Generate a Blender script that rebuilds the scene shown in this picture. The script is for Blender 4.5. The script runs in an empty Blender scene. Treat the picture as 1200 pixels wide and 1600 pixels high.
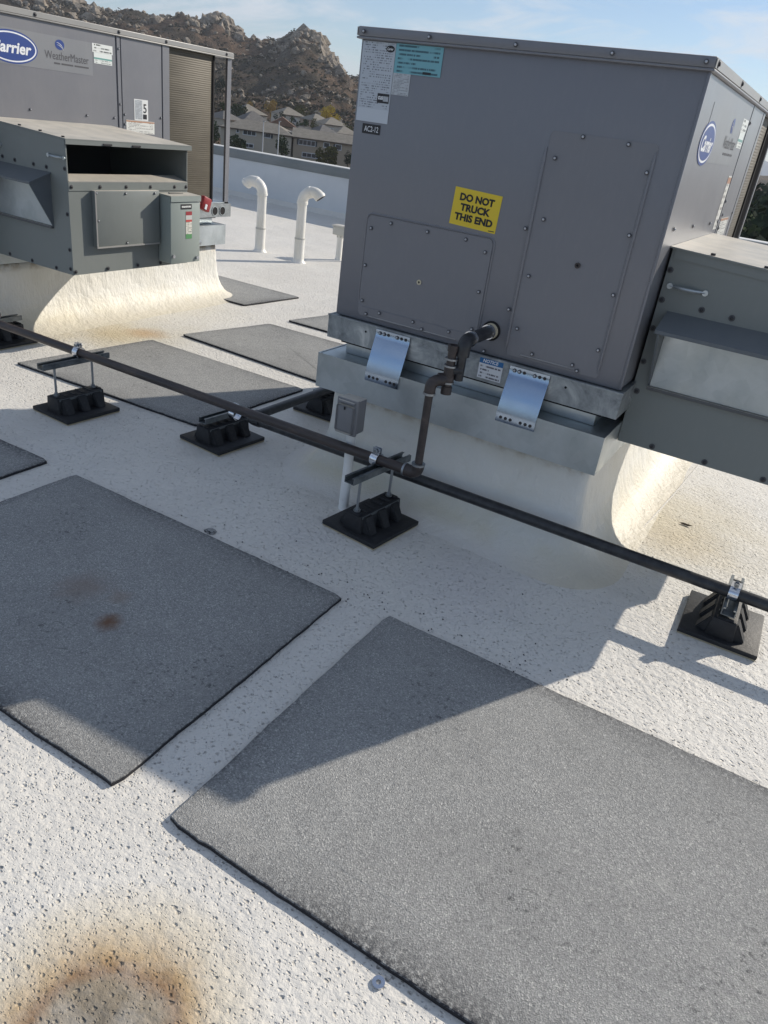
import bpy, bmesh, math, random
from mathutils import Vector, Matrix, noise
R = math.radians
random.seed(7)
scene = bpy.context.scene
COL = scene.collection

# ------------------------------------------------------------------ camera
CAM = Vector((1.6737, -2.6164, 1.4357))
ROT = ((0.853696, 0.505540, 0.125030), (0.332708, -0.344750, -0.877754), (-0.400635, 0.790934, -0.462509))
FPX = 1168.12
cam_d = bpy.data.cameras.new('camera')
cam = bpy.data.objects.new('camera', cam_d)
COL.objects.link(cam)
right, down, fwd = (Vector(r) for r in ROT)
m3 = Matrix((right, -down, -fwd)).transposed()
cam.matrix_world = Matrix.Translation(CAM) @ m3.to_4x4()
cam_d.sensor_fit = 'VERTICAL'
cam_d.sensor_height = 24.0
cam_d.lens = FPX / 1600 * 24.0
cam_d.clip_start = 0.05
cam_d.clip_end = 20000
scene.camera = cam

# ------------------------------------------------------------------ light
SUN_DIR = Vector((0.843, 1.6146, 1.0)).normalized()      # towards the sun
elev = math.asin(SUN_DIR.z)
azim = math.atan2(SUN_DIR.x, SUN_DIR.y)
sun_d = bpy.data.lights.new('sun', 'SUN')
sun_d.energy = 5.0
sun_d.angle = R(0.5)
sun_d.color = (1.0, 0.915, 0.79)
sun = bpy.data.objects.new('sun', sun_d)
COL.objects.link(sun)
sun.rotation_euler = (-SUN_DIR).to_track_quat('-Z', 'Y').to_euler()
sun.location = (10, 20, 12)

world = bpy.data.worlds.new('World')
scene.world = world
world.use_nodes = True
wt = world.node_tree
wt.nodes.clear()
def wn(t, **k):
    n = wt.nodes.new(t)
    for a, b in k.items(): setattr(n, a, b)
    return n
wo = wn('ShaderNodeOutputWorld'); bg = wn('ShaderNodeBackground')
bg.inputs['Strength'].default_value = 0.112
sky = wn('ShaderNodeTexSky', sky_type='NISHITA', sun_disc=False, sun_elevation=elev, sun_rotation=azim)
sky.altitude = 400; sky.air_density = 0.9; sky.dust_density = 0.15; sky.ozone_density = 3.0
tc = wn('ShaderNodeTexCoord')
mp = wn('ShaderNodeMapping')
mp.inputs['Rotation'].default_value = (0, 0, R(28))
mp.inputs['Scale'].default_value = (1.2, 3.0, 9.0)
n1 = wn('ShaderNodeTexNoise'); n1.inputs['Scale'].default_value = 2.2; n1.inputs['Detail'].default_value = 12; n1.inputs['Roughness'].default_value = 0.6; n1.inputs['Distortion'].default_value = 1.1
cr = wn('ShaderNodeValToRGB'); cr.color_ramp.elements[0].position = 0.45; cr.color_ramp.elements[1].position = 0.61
mx = wn('ShaderNodeMixRGB')
mx.inputs['Color2'].default_value = (6.6, 7.1, 7.8, 1)
mul = wn('ShaderNodeMath', operation='MULTIPLY'); mul.inputs[1].default_value = 0.80
L = wt.links.new
L(tc.outputs['Generated'], mp.inputs['Vector']); L(mp.outputs[0], n1.inputs['Vector'])
L(n1.outputs['Fac'], cr.inputs['Fac']); L(cr.outputs['Color'], mul.inputs[0]); L(mul.outputs[0], mx.inputs['Fac'])
L(sky.outputs[0], mx.inputs['Color1']); L(mx.outputs[0], bg.inputs['Color']); L(bg.outputs[0], wo.inputs['Surface'])

scene.view_settings.view_transform = 'Standard'
scene.view_settings.look = 'None'
scene.view_settings.exposure = 0.0
scene.view_settings.gamma = 1.0
scene.view_settings.use_curve_mapping = False

# ------------------------------------------------------------------ helpers
def tag(o, label=None, cat=None, group=None, kind=None):
    if label: o['label'] = label
    if cat: o['category'] = cat
    if group: o['group'] = group
    if kind: o['kind'] = kind
    return o

def empty(name, loc, label, cat, group=None):
    o = bpy.data.objects.new(name, None)
    COL.objects.link(o)
    o.location = loc
    o.empty_display_size = 0.1
    return tag(o, label, cat, group)

def link(name, me, parent=None, loc=None):
    o = bpy.data.objects.new(name, me)
    COL.objects.link(o)
    if parent: o.parent = parent
    if loc is not None: o.location = loc
    return o

class MB:
    """collects shapes; build() links them as one mesh object"""
    def __init__(s, off=(0, 0, 0)):
        s.bm = bmesh.new(); s.off = Vector(off)
    def box(s, x0, x1, y0, y1, z0, z1, bev=0.0, seg=2, rot=None, pivot=None):
        b = bmesh.new()
        vs = [b.verts.new(p) for p in ((x0,y0,z0),(x1,y0,z0),(x1,y1,z0),(x0,y1,z0),(x0,y0,z1),(x1,y0,z1),(x1,y1,z1),(x0,y1,z1))]
        for f in ((0,3,2,1),(4,5,6,7),(0,1,5,4),(1,2,6,5),(2,3,7,6),(3,0,4,7)): b.faces.new([vs[i] for i in f])
        if bev > 0: bmesh.ops.bevel(b, geom=b.edges[:], offset=bev, segments=seg, affect='EDGES', profile=0.5)
        if rot is not None:
            pv = Vector(pivot or ((x0+x1)/2, (y0+y1)/2, (z0+z1)/2))
            bmesh.ops.transform(b, matrix=Matrix.Translation(pv) @ rot @ Matrix.Translation(-pv), verts=b.verts)
        s.merge(b); return s
    def merge(s, b):
        me = bpy.data.meshes.new('t'); b.to_mesh(me); b.free(); s.bm.from_mesh(me); bpy.data.meshes.remove(me)
    def prism(s, pts, axis, a, b, bev=0.0):
        """polygon pts in the two other axes (in order), extruded along axis from a to b"""
        t = bmesh.new()
        def mk(p, c):
            return {'x': (c, p[0], p[1]), 'y': (p[0], c, p[1]), 'z': (p[0], p[1], c)}[axis]
        lo = [t.verts.new(mk(p, a)) for p in pts]; hi = [t.verts.new(mk(p, b)) for p in pts]
        n = len(pts)
        t.faces.new(lo); t.faces.new(hi)
        for i in range(n): t.faces.new((lo[i], lo[(i+1) % n], hi[(i+1) % n], hi[i]))
        bmesh.ops.recalc_face_normals(t, faces=t.faces)
        if bev > 0: bmesh.ops.bevel(t, geom=t.edges[:], offset=bev, segments=2, affect='EDGES', profile=0.5)
        s.merge(t); return s
    def tube(s, pts, r, n=14, caps=True):
        pts = [Vector(p) for p in pts]
        rs = r if isinstance(r, (list, tuple)) else [r] * len(pts)
        rings = []; up = None
        for i, p in enumerate(pts):
            d = (pts[min(i+1, len(pts)-1)] - pts[max(i-1, 0)]).normalized()
            if up is None:
                up = Vector((0, 0, 1)) if abs(d.z) < 0.9 else Vector((1, 0, 0))
            u = d.cross(up).normalized(); up = u.cross(d).normalized()
            rings.append([s.bm.verts.new(p + (u * math.cos(2*math.pi*k/n) + up * math.sin(2*math.pi*k/n)) * rs[i]) for k in range(n)])
        for a, b in zip(rings, rings[1:]):
            for k in range(n): s.bm.faces.new((a[k], a[(k+1) % n], b[(k+1) % n], b[k]))
        if caps:
            s.bm.faces.new(rings[0][::-1]); s.bm.faces.new(rings[-1])
        return s
    def hollow(s, p0, p1, ro, ri, n=20):
        p0, p1 = Vector(p0), Vector(p1); d = (p1-p0).normalized()
        up = Vector((0,0,1)) if abs(d.z) < .9 else Vector((1,0,0))
        u = d.cross(up).normalized(); v = u.cross(d)
        R4 = []
        for p, r in ((p0, ri), (p0, ro), (p1, ro), (p1, ri)):
            R4.append([s.bm.verts.new(p + (u*math.cos(2*math.pi*k/n) + v*math.sin(2*math.pi*k/n))*r) for k in range(n)])
        for i in range(4):
            a, b = R4[i], R4[(i+1) % 4]
            for k in range(n): s.bm.faces.new((a[k], a[(k+1) % n], b[(k+1) % n], b[k]))
        return s
    def quad(s, *pts):
        s.bm.faces.new([s.bm.verts.new(p) for p in pts]); return s
    def mesh(s, name, mat, smooth=True):
        bmesh.ops.remove_doubles(s.bm, verts=s.bm.verts, dist=1e-5)
        bmesh.ops.recalc_face_normals(s.bm, faces=s.bm.faces)
        bmesh.ops.translate(s.bm, vec=s.off, verts=s.bm.verts)
        me = bpy.data.meshes.new(name); s.bm.to_mesh(me); s.bm.free()
        for m in (mat if isinstance(mat, (list, tuple)) else [mat]): me.materials.append(m)
        if smooth:
            me.shade_smooth()
            try: me.set_sharp_from_angle(angle=R(35))
            except Exception: pass
        return me
    def build(s, name, mat, parent=None, loc=None, smooth=True):
        return link(name, s.mesh(name, mat, smooth), parent, loc)

def arc(c, a0, a1, r, u, v, n=8):
    c, u, v = Vector(c), Vector(u), Vector(v)
    return [c + (u*math.cos(a0+(a1-a0)*i/n) + v*math.sin(a0+(a1-a0)*i/n))*r for i in range(n+1)]

# ------------------------------------------------------------------ materials
class Mat:
    def __init__(s, name, col=(.5,.5,.5), rough=.5, metal=0.0, spec=.5):
        s.m = bpy.data.materials.new(name); s.m.use_nodes = True
        s.t = s.m.node_tree; s.b = s.t.nodes['Principled BSDF']
        s.b.inputs['Base Color'].default_value = (*col, 1)
        s.b.inputs['Roughness'].default_value = rough
        s.b.inputs['Metallic'].default_value = metal
        s.b.inputs['Specular IOR Level'].default_value = spec
        s.tc = s.t.nodes.new('ShaderNodeTexCoord')
        s.vec = s.tc.outputs['Object']
    def n(s, t, **k):
        x = s.t.nodes.new(t)
        for a, b in k.items(): setattr(x, a, b)
        return x
    def l(s, a, b): s.t.links.new(a, b)
    def mapping(s, scale=(1,1,1), rot=(0,0,0), src=None):
        m = s.n('ShaderNodeMapping'); m.inputs['Scale'].default_value = scale; m.inputs['Rotation'].default_value = rot
        s.l(src or s.vec, m.inputs['Vector']); return m.outputs[0]
    def noise(s, scale, detail=4, rough=.5, src=None, dist=0):
        x = s.n('ShaderNodeTexNoise'); x.inputs['Scale'].default_value = scale; x.inputs['Detail'].default_value = detail
        x.inputs['Roughness'].default_value = rough; x.inputs['Distortion'].default_value = dist
        s.l(src or s.vec, x.inputs['Vector']); return x.outputs['Fac']
    def ramp(s, fac, *stops):
        r = s.n('ShaderNodeValToRGB'); e = r.color_ramp.elements
        while len(e) < len(stops): e.new(.5)
        for i, (p, c) in enumerate(stops):
            e[i].position = p; e[i].color = (*c, 1) if len(c) == 3 else c
        s.l(fac, r.inputs['Fac']); return r.outputs['Color']
    def gray(s, fac, p0, p1, v0=0.0, v1=1.0):
        r = s.n('ShaderNodeMapRange'); r.inputs['From Min'].default_value = p0; r.inputs['From Max'].default_value = p1
        r.inputs['To Min'].default_value = v0; r.inputs['To Max'].default_value = v1
        s.l(fac, r.inputs['Value']); return r.outputs[0]
    def math(s, op, a, b):
        x = s.n('ShaderNodeMath', operation=op)
        for i, v in enumerate((a, b)):
            if isinstance(v, (int, float)): x.inputs[i].default_value = v
            else: s.l(v, x.inputs[i])
        return x.outputs[0]
    def mix(s, fac, a, b, mode='MIX'):
        x = s.n('ShaderNodeMixRGB', blend_type=mode)
        for nm, v in (('Fac', fac), ('Color1', a), ('Color2', b)):
            if isinstance(v, (int, float)): x.inputs[nm].default_value = v
            elif isinstance(v, tuple): x.inputs[nm].default_value = (*v, 1)
            else: s.l(v, x.inputs[nm])
        return x.outputs[0]
    def color(s, c): s.l(c, s.b.inputs['Base Color'])
    def rough(s, c): s.l(c, s.b.inputs['Roughness'])
    def bump(s, h, strength=.3, dist=.01, prev=None):
        x = s.n('ShaderNodeBump'); x.inputs['Strength'].default_value = strength; x.inputs['Distance'].default_value = dist
        s.l(h, x.inputs['Height'])
        if prev is not None: s.l(prev, x.inputs['Normal'])
        s.l(x.outputs[0], s.b.inputs['Normal']); return x.outputs[0]
    def blob(s, cx, cy, r, noise_amt=.5, nscale=3.0):
        """0..1 falloff round a place on the deck, ragged by noise"""
        g = s.n('ShaderNodeVectorMath', operation='DISTANCE')
        fl = s.n('ShaderNodeVectorMath', operation='MULTIPLY'); fl.inputs[1].default_value = (1, 1, 0)
        s.l(s.vec, fl.inputs[0]); s.l(fl.outputs[0], g.inputs[0]); g.inputs[1].default_value = (cx, cy, 0)
        nz = s.noise(nscale, 5, .6)
        d = s.math('ADD', g.outputs['Value'], s.math('MULTIPLY', s.math('SUBTRACT', nz, .5), noise_amt * r * 2))
        return d

def painted(name, col, rough=.42, dust=.35, dcol=(.42,.40,.36), updust=1.0, coat=0.0):
    m = Mat(name, col, rough)
    m.b.inputs['Coat Weight'].default_value = coat; m.b.inputs['Coat Roughness'].default_value = .36
    big = m.noise(2.2, 6, .6)
    fine = m.noise(60, 3, .6, src=m.mapping((1, 1, .25)))
    c = m.mix(m.gray(big, .35, .75, 0, dust * .35), col, dcol)
    c = m.mix(m.gray(fine, .5, .8, 0, .04), c, dcol)
    # dust that has settled on surfaces facing up
    geo = m.n('ShaderNodeNewGeometry'); sep = m.n('ShaderNodeSeparateXYZ'); m.l(geo.outputs['Normal'], sep.inputs[0])
    up = m.math('MULTIPLY', m.gray(sep.outputs['Z'], .5, .95), m.gray(m.noise(7, 5, .6), .3, .6, .55, .95))
    c = m.mix(m.math('MULTIPLY', up, updust), c, (.56, .52, .45))
    m.color(c)
    m.rough(m.gray(big, .3, .7, rough-.07, rough+.13))
    m.bump(m.noise(2.6, 2, .5), .22, .03, m.bump(m.noise(350, 2), .05, .001))
    return m.m

M = {}
M['unit'] = painted('grey_enamel', (.146, .150, .172), .45, .2, coat=1.0)
M['unit_side'] = M['unit']
M['box'] = painted('green_grey_enamel', (.185, .205, .200), .45, .2)
M['hood'] = painted('hood_enamel_shaded', (.10, .118, .135), .5, .2, updust=.06)  # box enamel darkened and blued: the hood's shade is put into its colour
M['disc'] = painted('pale_green_grey_enamel', (.29, .335, .32), .42, .2)
M['roofmetal'] = painted('dusty_roof_metal', (.27, .27, .265), .5, .8, coat=.5)

m = Mat('galvanized', (.52, .55, .57), .36, .85)
v = m.n('ShaderNodeTexVoronoi'); v.inputs['Scale'].default_value = 22; m.l(m.vec, v.inputs['Vector'])
sp = m.n('ShaderNodeSeparateColor'); m.l(v.outputs['Color'], sp.inputs[0])
c = m.ramp(m.noise(4, 6, .6), (.3, (.36, .40, .41)), (.7, (.56, .60, .62)))
m.color(m.mix(.14, c, m.ramp(sp.outputs[0], (0, (.30, .33, .34)), (1, (.62, .65, .66)))))
m.rough(m.gray(m.noise(9, 5, .6), .3, .7, .34, .55))
m.bump(m.noise(3.5, 3), .15, .02); M['galv'] = m.m

m = Mat('weathered_zinc', (.4, .42, .43), .5, .6)
f = m.noise(9, 8, .68, dist=.8)
c = m.ramp(f, (.28, (.12, .13, .14)), (.45, (.27, .29, .30)), (.58, (.36, .385, .395)), (.75, (.66, .68, .67)))
m.color(c); m.rough(m.gray(f, .3, .7, .65, .4)); m.bump(f, .3, .004); M['zinc'] = m.m

m = Mat('bright_strap_steel', (.70, .74, .78), .16, 1.0)
m.rough(m.gray(m.noise(14, 4), .3, .7, .12, .24)); m.bump(m.noise(3, 2), .08, .02); m.b.inputs['Base Color'].default_value = (.33, .40, .50, 1); M['strap'] = m.m
M['screw'] = Mat('screw_zinc', (.50, .51, .54), .38, .9).m
M['washer'] = Mat('neoprene_washer', (.07, .072, .08), .5).m
M['screwdark'] = Mat('screw_dark', (.045, .045, .05), .5, .6).m
M['clamp'] = Mat('clamp_zinc', (.72, .74, .78), .2, 1.0).m
M['dark'] = Mat('hole_dark', (.012, .012, .014), .9).m
M['interior'] = painted('interior_metal', (.09, .095, .10), .6, .1)
M['rod'] = Mat('threaded_rod', (.34, .36, .38), .4, .9).m

m = Mat('brown_pipe', (.07, .052, .048), .45)
f = m.noise(12, 7, .65, src=m.mapping((.5, 2, 2)))
m.color(m.ramp(f, (.3, (.026, .021, .021)), (.55, (.052, .041, .039)), (.75, (.12, .09, .075))))
m.rough(m.gray(f, .3, .7, .34, .6)); m.bump(m.noise(120, 3), .15, .002); M['brown'] = m.m
m = Mat('black_pipe', (.018, .02, .024), .38)
f = m.noise(30, 6, .6)
m.color(m.ramp(f, (.35, (.013, .014, .018)), (.7, (.045, .047, .05)))); m.bump(f, .15, .002); M['blackpipe'] = m.m

m = Mat('recycled_rubber', (.02, .02, .023), .6)
f = m.noise(45, 6, .7)
m.color(m.ramp(f, (.35, (.008, .009, .012)), (.62, (.018, .019, .022)), (.8, (.06, .06, .06))))
m.bump(f, .5, .004); M['rubber'] = m.m
m = Mat('strut_channel', (.15, .17, .18), .45, .7)
m.color(m.ramp(m.noise(20, 5, .6), (.3, (.11, .125, .135)), (.7, (.26, .28, .29)))); M['strut'] = m.m
M['pad'] = Mat('tan_foam_pad', (.42, .36, .25), .9).m
m = Mat('white_post_paint', (.72, .72, .69), .55)
f = m.noise(26, 6, .65)
m.color(m.ramp(f, (.28, (.34, .32, .30)), (.36, (.80, .80, .78)), (.7, (.86, .86, .84)))); m.bump(f, .3, .004); M['whitepost'] = m.m
m = Mat('white_pvc', (.80, .79, .74), .38)
m.color(m.ramp(m.noise(5, 5), (.3, (.70, .68, .61)), (.7, (.82, .81, .78)))); M['pvc'] = m.m
M['jbox'] = painted('junction_grey', (.175, .178, .19), .5, .2)
M['jpale'] = painted('pale_box', (.50, .50, .47), .5, .2)
M['foamcream'] = Mat('cream_foam', (.62, .55, .40), .85).m
M['red'] = Mat('red_handle', (.30, .025, .03), .4).m

# coil fins
m = Mat('coil_fins', (.12, .10, .07), .6, .1)
w = m.n('ShaderNodeTexWave', wave_type='BANDS', bands_direction='Z'); w.inputs['Scale'].default_value = 24; w.inputs['Distortion'].default_value = .5
m.l(m.vec, w.inputs['Vector'])
f = m.noise(3, 6, .6, src=m.mapping((1, 1, 5)))
c = m.mix(m.gray(w.outputs['Fac'], .2, 1, 0, .28), m.ramp(f, (.3, (.075, .064, .046)), (.7, (.125, .108, .080))), (.05, .044, .034))
m.color(c); m.bump(w.outputs['Fac'], .3, .003); M['coil'] = m.m

# ---- white spray-foam roof coating
def deck_material(name, tint, dimples=True, stains=True):
    m = Mat(name, tint, .62, 0, .35)
    warp = m.noise(11, 3)
    vadd = m.n('ShaderNodeVectorMath', operation='ADD'); m.l(m.vec, vadd.inputs[0])
    wv = m.n('ShaderNodeTexNoise'); wv.inputs['Scale'].default_value = 55; wv.inputs['Detail'].default_value = 3; m.l(m.vec, wv.inputs['Vector'])
    sc = m.n('ShaderNodeVectorMath', operation='SCALE'); sc.inputs['Scale'].default_value = .012; m.l(wv.outputs['Color'], sc.inputs[0])
    m.l(sc.outputs[0], vadd.inputs[1])
    src = m.mapping((1, 1.25, 1), (0, 0, .5), src=vadd.outputs[0])
    pits = []
    hs = []
    for scale, lo, hi, keep in ((74, .12, .24, .42), (128, .10, .24, .35)):
        v = m.n('ShaderNodeTexVoronoi'); v.inputs['Scale'].default_value = scale; m.l(src, v.inputs['Vector'])
        sp = m.n('ShaderNodeSeparateColor'); m.l(v.outputs['Color'], sp.inputs[0])
        size = m.gray(sp.outputs[0], keep, 1.0, -.08, .20)
        d = m.math('SUBTRACT', v.outputs['Distance'], size)
        pits.append(m.gray(d, -.05, .11, 1, 0))
        hs.append(m.gray(d, -.12, .25, 0, 1))
    region = m.gray(m.noise(1.6, 4, .6), .36, .62, .25, 1.0)
    pit = m.math('MULTIPLY', m.math('MAXIMUM', pits[0], m.math('MULTIPLY', pits[1], .7)), region)
    base = m.ramp(m.noise(1.3, 7, .62), (.30, tuple(c*.90 for c in tint)), (.55, tint), (.8, tuple(min(1, c*1.05) for c in tint)))
    base = m.mix(m.gray(m.noise(3.2, 7, .7, dist=1.2), .58, .78, 0, .30), base, (.55, .54, .53))
    base = m.mix(m.gray(m.noise(38, 5, .7), .35, .75, 0, .22), base, (.50, .49, .47))
    if stains:
        # ponding ring in the near corner
        d = m.blob(1.045, -2.165, .18, .24, 7)
        col = m.ramp(d, (.03, (.17, .14, .10)), (.095, (.25, .20, .135)), (.122, (.23, .125, .05)), (.155, (.44, .30, .14)), (.22, (.62, .52, .34)))
        fac = m.gray(d, .14, .30, 1, 0)
        streak = m.gray(m.noise(13, 6, .65), .25, .6, .62, 1)
        base = m.mix(m.math('MULTIPLY', fac, m.math('MULTIPLY', streak, .92)), base, col)
        for (x, y, r, cc, a) in ((1.50, .56, .26, (.50, .40, .26), .8), (1.28, .62, .20, (.60, .53, .36), .6), (1.42, .70, .62, (.66, .60, .47), .75), (-2.15, .75, .60, (.66, .60, .46), .7), (-2.3, 1.6, .5, (.68, .64, .54), .6), (-2.10, .70, .30, (.60, .50, .33), .8), (-2.02, .88, .16, (.52, .34, .18), .75), (-2.4, .25, .3, (.62, .55, .42), .6),
                                 (.95, -.42, .30, (.60, .57, .57), .5), (.30, -.55, .2, (.55, .53, .53), .35), (-4.2, 7.3, .9, (.62, .55, .45), .5), (-2.6, 3.4, .6, (.66, .63, .58), .5)):
            d = m.blob(x, y, r, .55, 4)
            base = m.mix(m.gray(d, r*.15, r, a, 0), base, cc)
    base = m.mix(m.math('MULTIPLY', pit, .55), base, (.22, .20, .18))
    m.color(base)
    h = m.math('MULTIPLY', m.math('ADD', hs[0], m.math('MULTIPLY', hs[1], .5)), 1.0)
    b1 = m.bump(m.noise(1.2, 3), .5, .06)
    b2 = m.bump(m.noise(46, 4, .6), .55, .010, b1)
    ov = m.n('ShaderNodeTexVoronoi'); ov.inputs['Scale'].default_value = 44; ov.feature = 'SMOOTH_F1'; m.l(src, ov.inputs['Vector'])
    b2 = m.bump(m.math('MULTIPLY', ov.outputs['Distance'], m.gray(m.noise(.9, 4), .38, .62, .1, .8)), .34, .012, b2)
    if dimples: m.bump(h, 1.0, .006, b2)
    m.rough(m.gray(m.noise(6, 4), .3, .7, .5, .75))
    return m.m
M['deck'] = deck_material('white_roof_coating', (.73, .705, .655))

m = Mat('curb_coating', (.74, .72, .64), .5, 0, .4)
f = m.noise(3, 7, .6, dist=.6)
c = m.ramp(f, (.3, (.68, .655, .58)), (.5, (.75, .735, .68)), (.75, (.78, .77, .73)))
sep = m.n('ShaderNodeSeparateXYZ'); m.l(m.vec, sep.inputs[0])
low = m.math('MULTIPLY', m.gray(sep.outputs['Z'], .02, .16, 1, 0), m.gray(m.noise(5, 5), .35, .6, .2, .9))
c = m.mix(m.math('MULTIPLY', low, .65), c, (.68, .60, .40))
c = m.mix(m.gray(sep.outputs['Z'], .003, .05, 1, 0), c, (.69, .668, .628))
tanx = m.math('MULTIPLY', m.gray(sep.outputs['X'], .95, 1.22), m.gray(sep.outputs['Z'], .0, .075, .85, 0))
c = m.mix(tanx, c, (.655, .60, .48))
hi = m.math('MULTIPLY', m.gray(sep.outputs['Z'], .34, .40, 0, 1), m.gray(m.noise(14, 5, .6), .45, .6))
c = m.mix(hi, c, (.42, .33, .22))
m.color(c)
m.bump(m.noise(38, 5, .65, src=m.mapping((1, 1, .35))), .55, .012, m.bump(m.noise(9, 4, .6), .35, .03)); M['curb'] = m.m

# ---- mineral cap-sheet walk pads
def granule_material(name, rust):
    m = Mat(name, (.3, .31, .31), .85, 0, .3)
    g1 = m.n('ShaderNodeTexVoronoi'); g1.inputs['Scale'].default_value = 330; m.l(m.vec, g1.inputs['Vector'])
    sp = m.n('ShaderNodeSeparateColor'); m.l(g1.outputs['Color'], sp.inputs[0])
    c = m.ramp(sp.outputs[0], (0, (.22, .222, .218)), (.25, (.325, .325, .315)), (.6, (.37, .372, .36)), (.88, (.43, .43, .415)), (1, (.62, .61, .58)))
    c = m.mix(m.gray(m.noise(330, 2), .35, .6, .40, 0), c, (.12, .122, .13))
    c = m.mix(m.gray(m.noise(2.3, 6, .65), .35, .7, .0, .38), c, (.215, .215, .21))
    c = m.mix(m.gray(m.noise(5.5, 7, .7, dist=1.0), .56, .74, .0, .35), c, (.50, .49, .46))
    loss = m.math('MULTIPLY', m.gray(m.noise(60, 5, .7), .54, .66), m.gray(m.noise(2.6, 3), .50, .66))
    at_ = m.n('ShaderNodeAttribute', attribute_name='edge_wear')
    edge = m.math('MULTIPLY', at_.outputs['Fac'], m.gray(m.noise(90, 4, .7), .36, .55))
    c = m.mix(m.math('MAXIMUM', m.math('MULTIPLY', loss, .65), edge), c, (.035, .036, .042))
    for (x, y, r, cc, a) in ((.19, -.085, .050, (.17, .085, .045), .9), (.0, -.01, .11, (.25, .20, .17), .6), (.12, .02, .05, (.26, .19, .14), .4)) if rust else ():
        d = m.blob(x, y, r, .6, 20); c = m.mix(m.gray(d, r*.2, r, a, 0), c, cc)
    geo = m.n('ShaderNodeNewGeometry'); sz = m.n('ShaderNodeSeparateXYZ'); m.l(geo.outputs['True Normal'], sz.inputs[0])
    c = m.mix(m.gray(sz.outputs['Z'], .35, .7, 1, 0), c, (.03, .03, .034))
    m.color(c)
    m.bump(g1.outputs['Distance'], .6, .0020, m.bump(m.noise(14, 4), .3, .008));    return m.m
M['granule'] = granule_material('mineral_granules', False)
M['granule_rust'] = granule_material('rust_spotted_granules', True)

m = Mat('parapet_coating', (.62, .645, .68), .55)
m.color(m.ramp(m.noise(1.2, 6, .6), (.3, (.58, .60, .62)), (.7, (.70, .72, .735)))); m.bump(m.noise(3, 3), .3, .03); M['parapet'] = m.m
m = Mat('parapet_cap', (.19, .205, .21), .5)
m.color(m.ramp(m.noise(2, 5), (.3, (.18, .20, .205)), (.7, (.24, .255, .26)))); M['cap'] = m.m
M['captop'] = Mat('cap_top_sunlit', (.66, .66, .64), .5).m  # top of the grey cap, its sunlit brightness put into the colour
M['facade'] = Mat('building_stucco', (.45, .42, .36), .9).m

def label_mat(name, base, ink, rows, cols=40, dens=.46, band=None):
    """flat printed sticker: rows of small illegible print"""
    m = Mat(name, base, .38)
    uv = m.tc.outputs['UV']; sp = m.n('ShaderNodeSeparateXYZ'); m.l(uv, sp.inputs[0])
    rv = m.math('MULTIPLY', sp.outputs['Y'], rows)
    fr = m.math('FRACT', rv, 0); row = m.math('FLOOR', rv, 0)
    on = m.math('MULTIPLY', m.math('GREATER_THAN', fr, .30), m.math('LESS_THAN', fr, .78))
    cb = m.n('ShaderNodeCombineXYZ'); m.l(m.math('MULTIPLY', sp.outputs['X'], cols), cb.inputs[0]); m.l(m.math('MULTIPLY', row, 7.31), cb.inputs[1])
    nz = m.n('ShaderNodeTexNoise'); nz.inputs['Scale'].default_value = 1; nz.inputs['Detail'].default_value = 1; m.l(cb.outputs[0], nz.inputs['Vector'])
    cb2 = m.n('ShaderNodeCombineXYZ'); m.l(m.math('MULTIPLY', sp.outputs['X'], 2.2), cb2.inputs[0]); m.l(m.math('MULTIPLY', row, 3.7), cb2.inputs[1])
    n2 = m.n('ShaderNodeTexNoise'); n2.inputs['Scale'].default_value = 1; n2.inputs['Detail'].default_value = 0; m.l(cb2.outputs[0], n2.inputs['Vector'])
    ww = m.math('MULTIPLY', m.gray(nz.outputs['Fac'], dens, dens+.05), m.gray(n2.outputs['Fac'], .38, .44))
    mar = m.math('MULTIPLY', m.math('GREATER_THAN', sp.outputs['X'], .06), m.math('LESS_THAN', sp.outputs['X'], .94))
    c = m.mix(m.math('MULTIPLY', m.math('MULTIPLY', on, ww), mar), base, ink)
    if band:
        for (y0, y1, bc) in band:
            k = m.math('MULTIPLY', m.math('GREATER_THAN', sp.outputs['Y'], y0), m.math('LESS_THAN', sp.outputs['Y'], y1))
            c = m.mix(k, c, bc)
    m.color(c); return m.m
M['lab_white'] = label_mat('label_white', (.46, .50, .55), (.16, .17, .20), 34, 30, .48, [(0, .17, (.52, .56, .61))])
M['lab_small'] = label_mat('label_small', (.46, .49, .52), (.20, .21, .23), 20, 34, .42)
M['lab_cyan'] = label_mat('label_cyan', (.17, .40, .46), (.05, .12, .15), 7, 46, .36)
M['lab_plain'] = Mat('label_plain_white', (.75, .76, .75), .4).m
M['lab_black'] = Mat('label_black', (.018, .018, .022), .4).m
M['lab_notice'] = label_mat('label_notice', (.62, .64, .67), (.12, .12, .14), 6, 22, .40, [(.72, 1.0, (.02, .13, .32))])
M['lab_warn'] = label_mat('label_warning', (.72, .72, .68), (.30, .29, .28), 9, 40, .42, [(.86, .97, (.45, .25, .16))])
M['lab_green'] = label_mat('label_green', (.74, .77, .74), (.28, .30, .30), 5, 30, .42, [(.40, .56, (.16, .36, .33)), (.56, 1, (.76, .80, .78))])
M['lab_row'] = label_mat('label_row', (.76, .78, .76), (.12, .13, .13), 3, 20, .42)
M['lab_strip'] = label_mat('label_strip', (.74, .73, .66), (.25, .25, .22), 14, 9, .42, [(.86, 1, (.35, .04, .05)), (.70, .86, (.60, .60, .58)), (.62, .70, (.55, .08, .07)), (0, .17, (.10, .30, .12))])
M['lab_tire'] = label_mat('label_stripe', (.11, .12, .125), (.02, .02, .02), 1, 26, .48)
M['yellow'] = Mat('yellow_sticker', (.72, .53, .030), .45).m
M['ink'] = Mat('black_print', (.012, .012, .014), .5).m
M['inkgrey'] = Mat('grey_print', (.075, .075, .085), .5).m
M['inkwhite'] = Mat('white_print', (.80, .82, .85), .45).m
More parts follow.
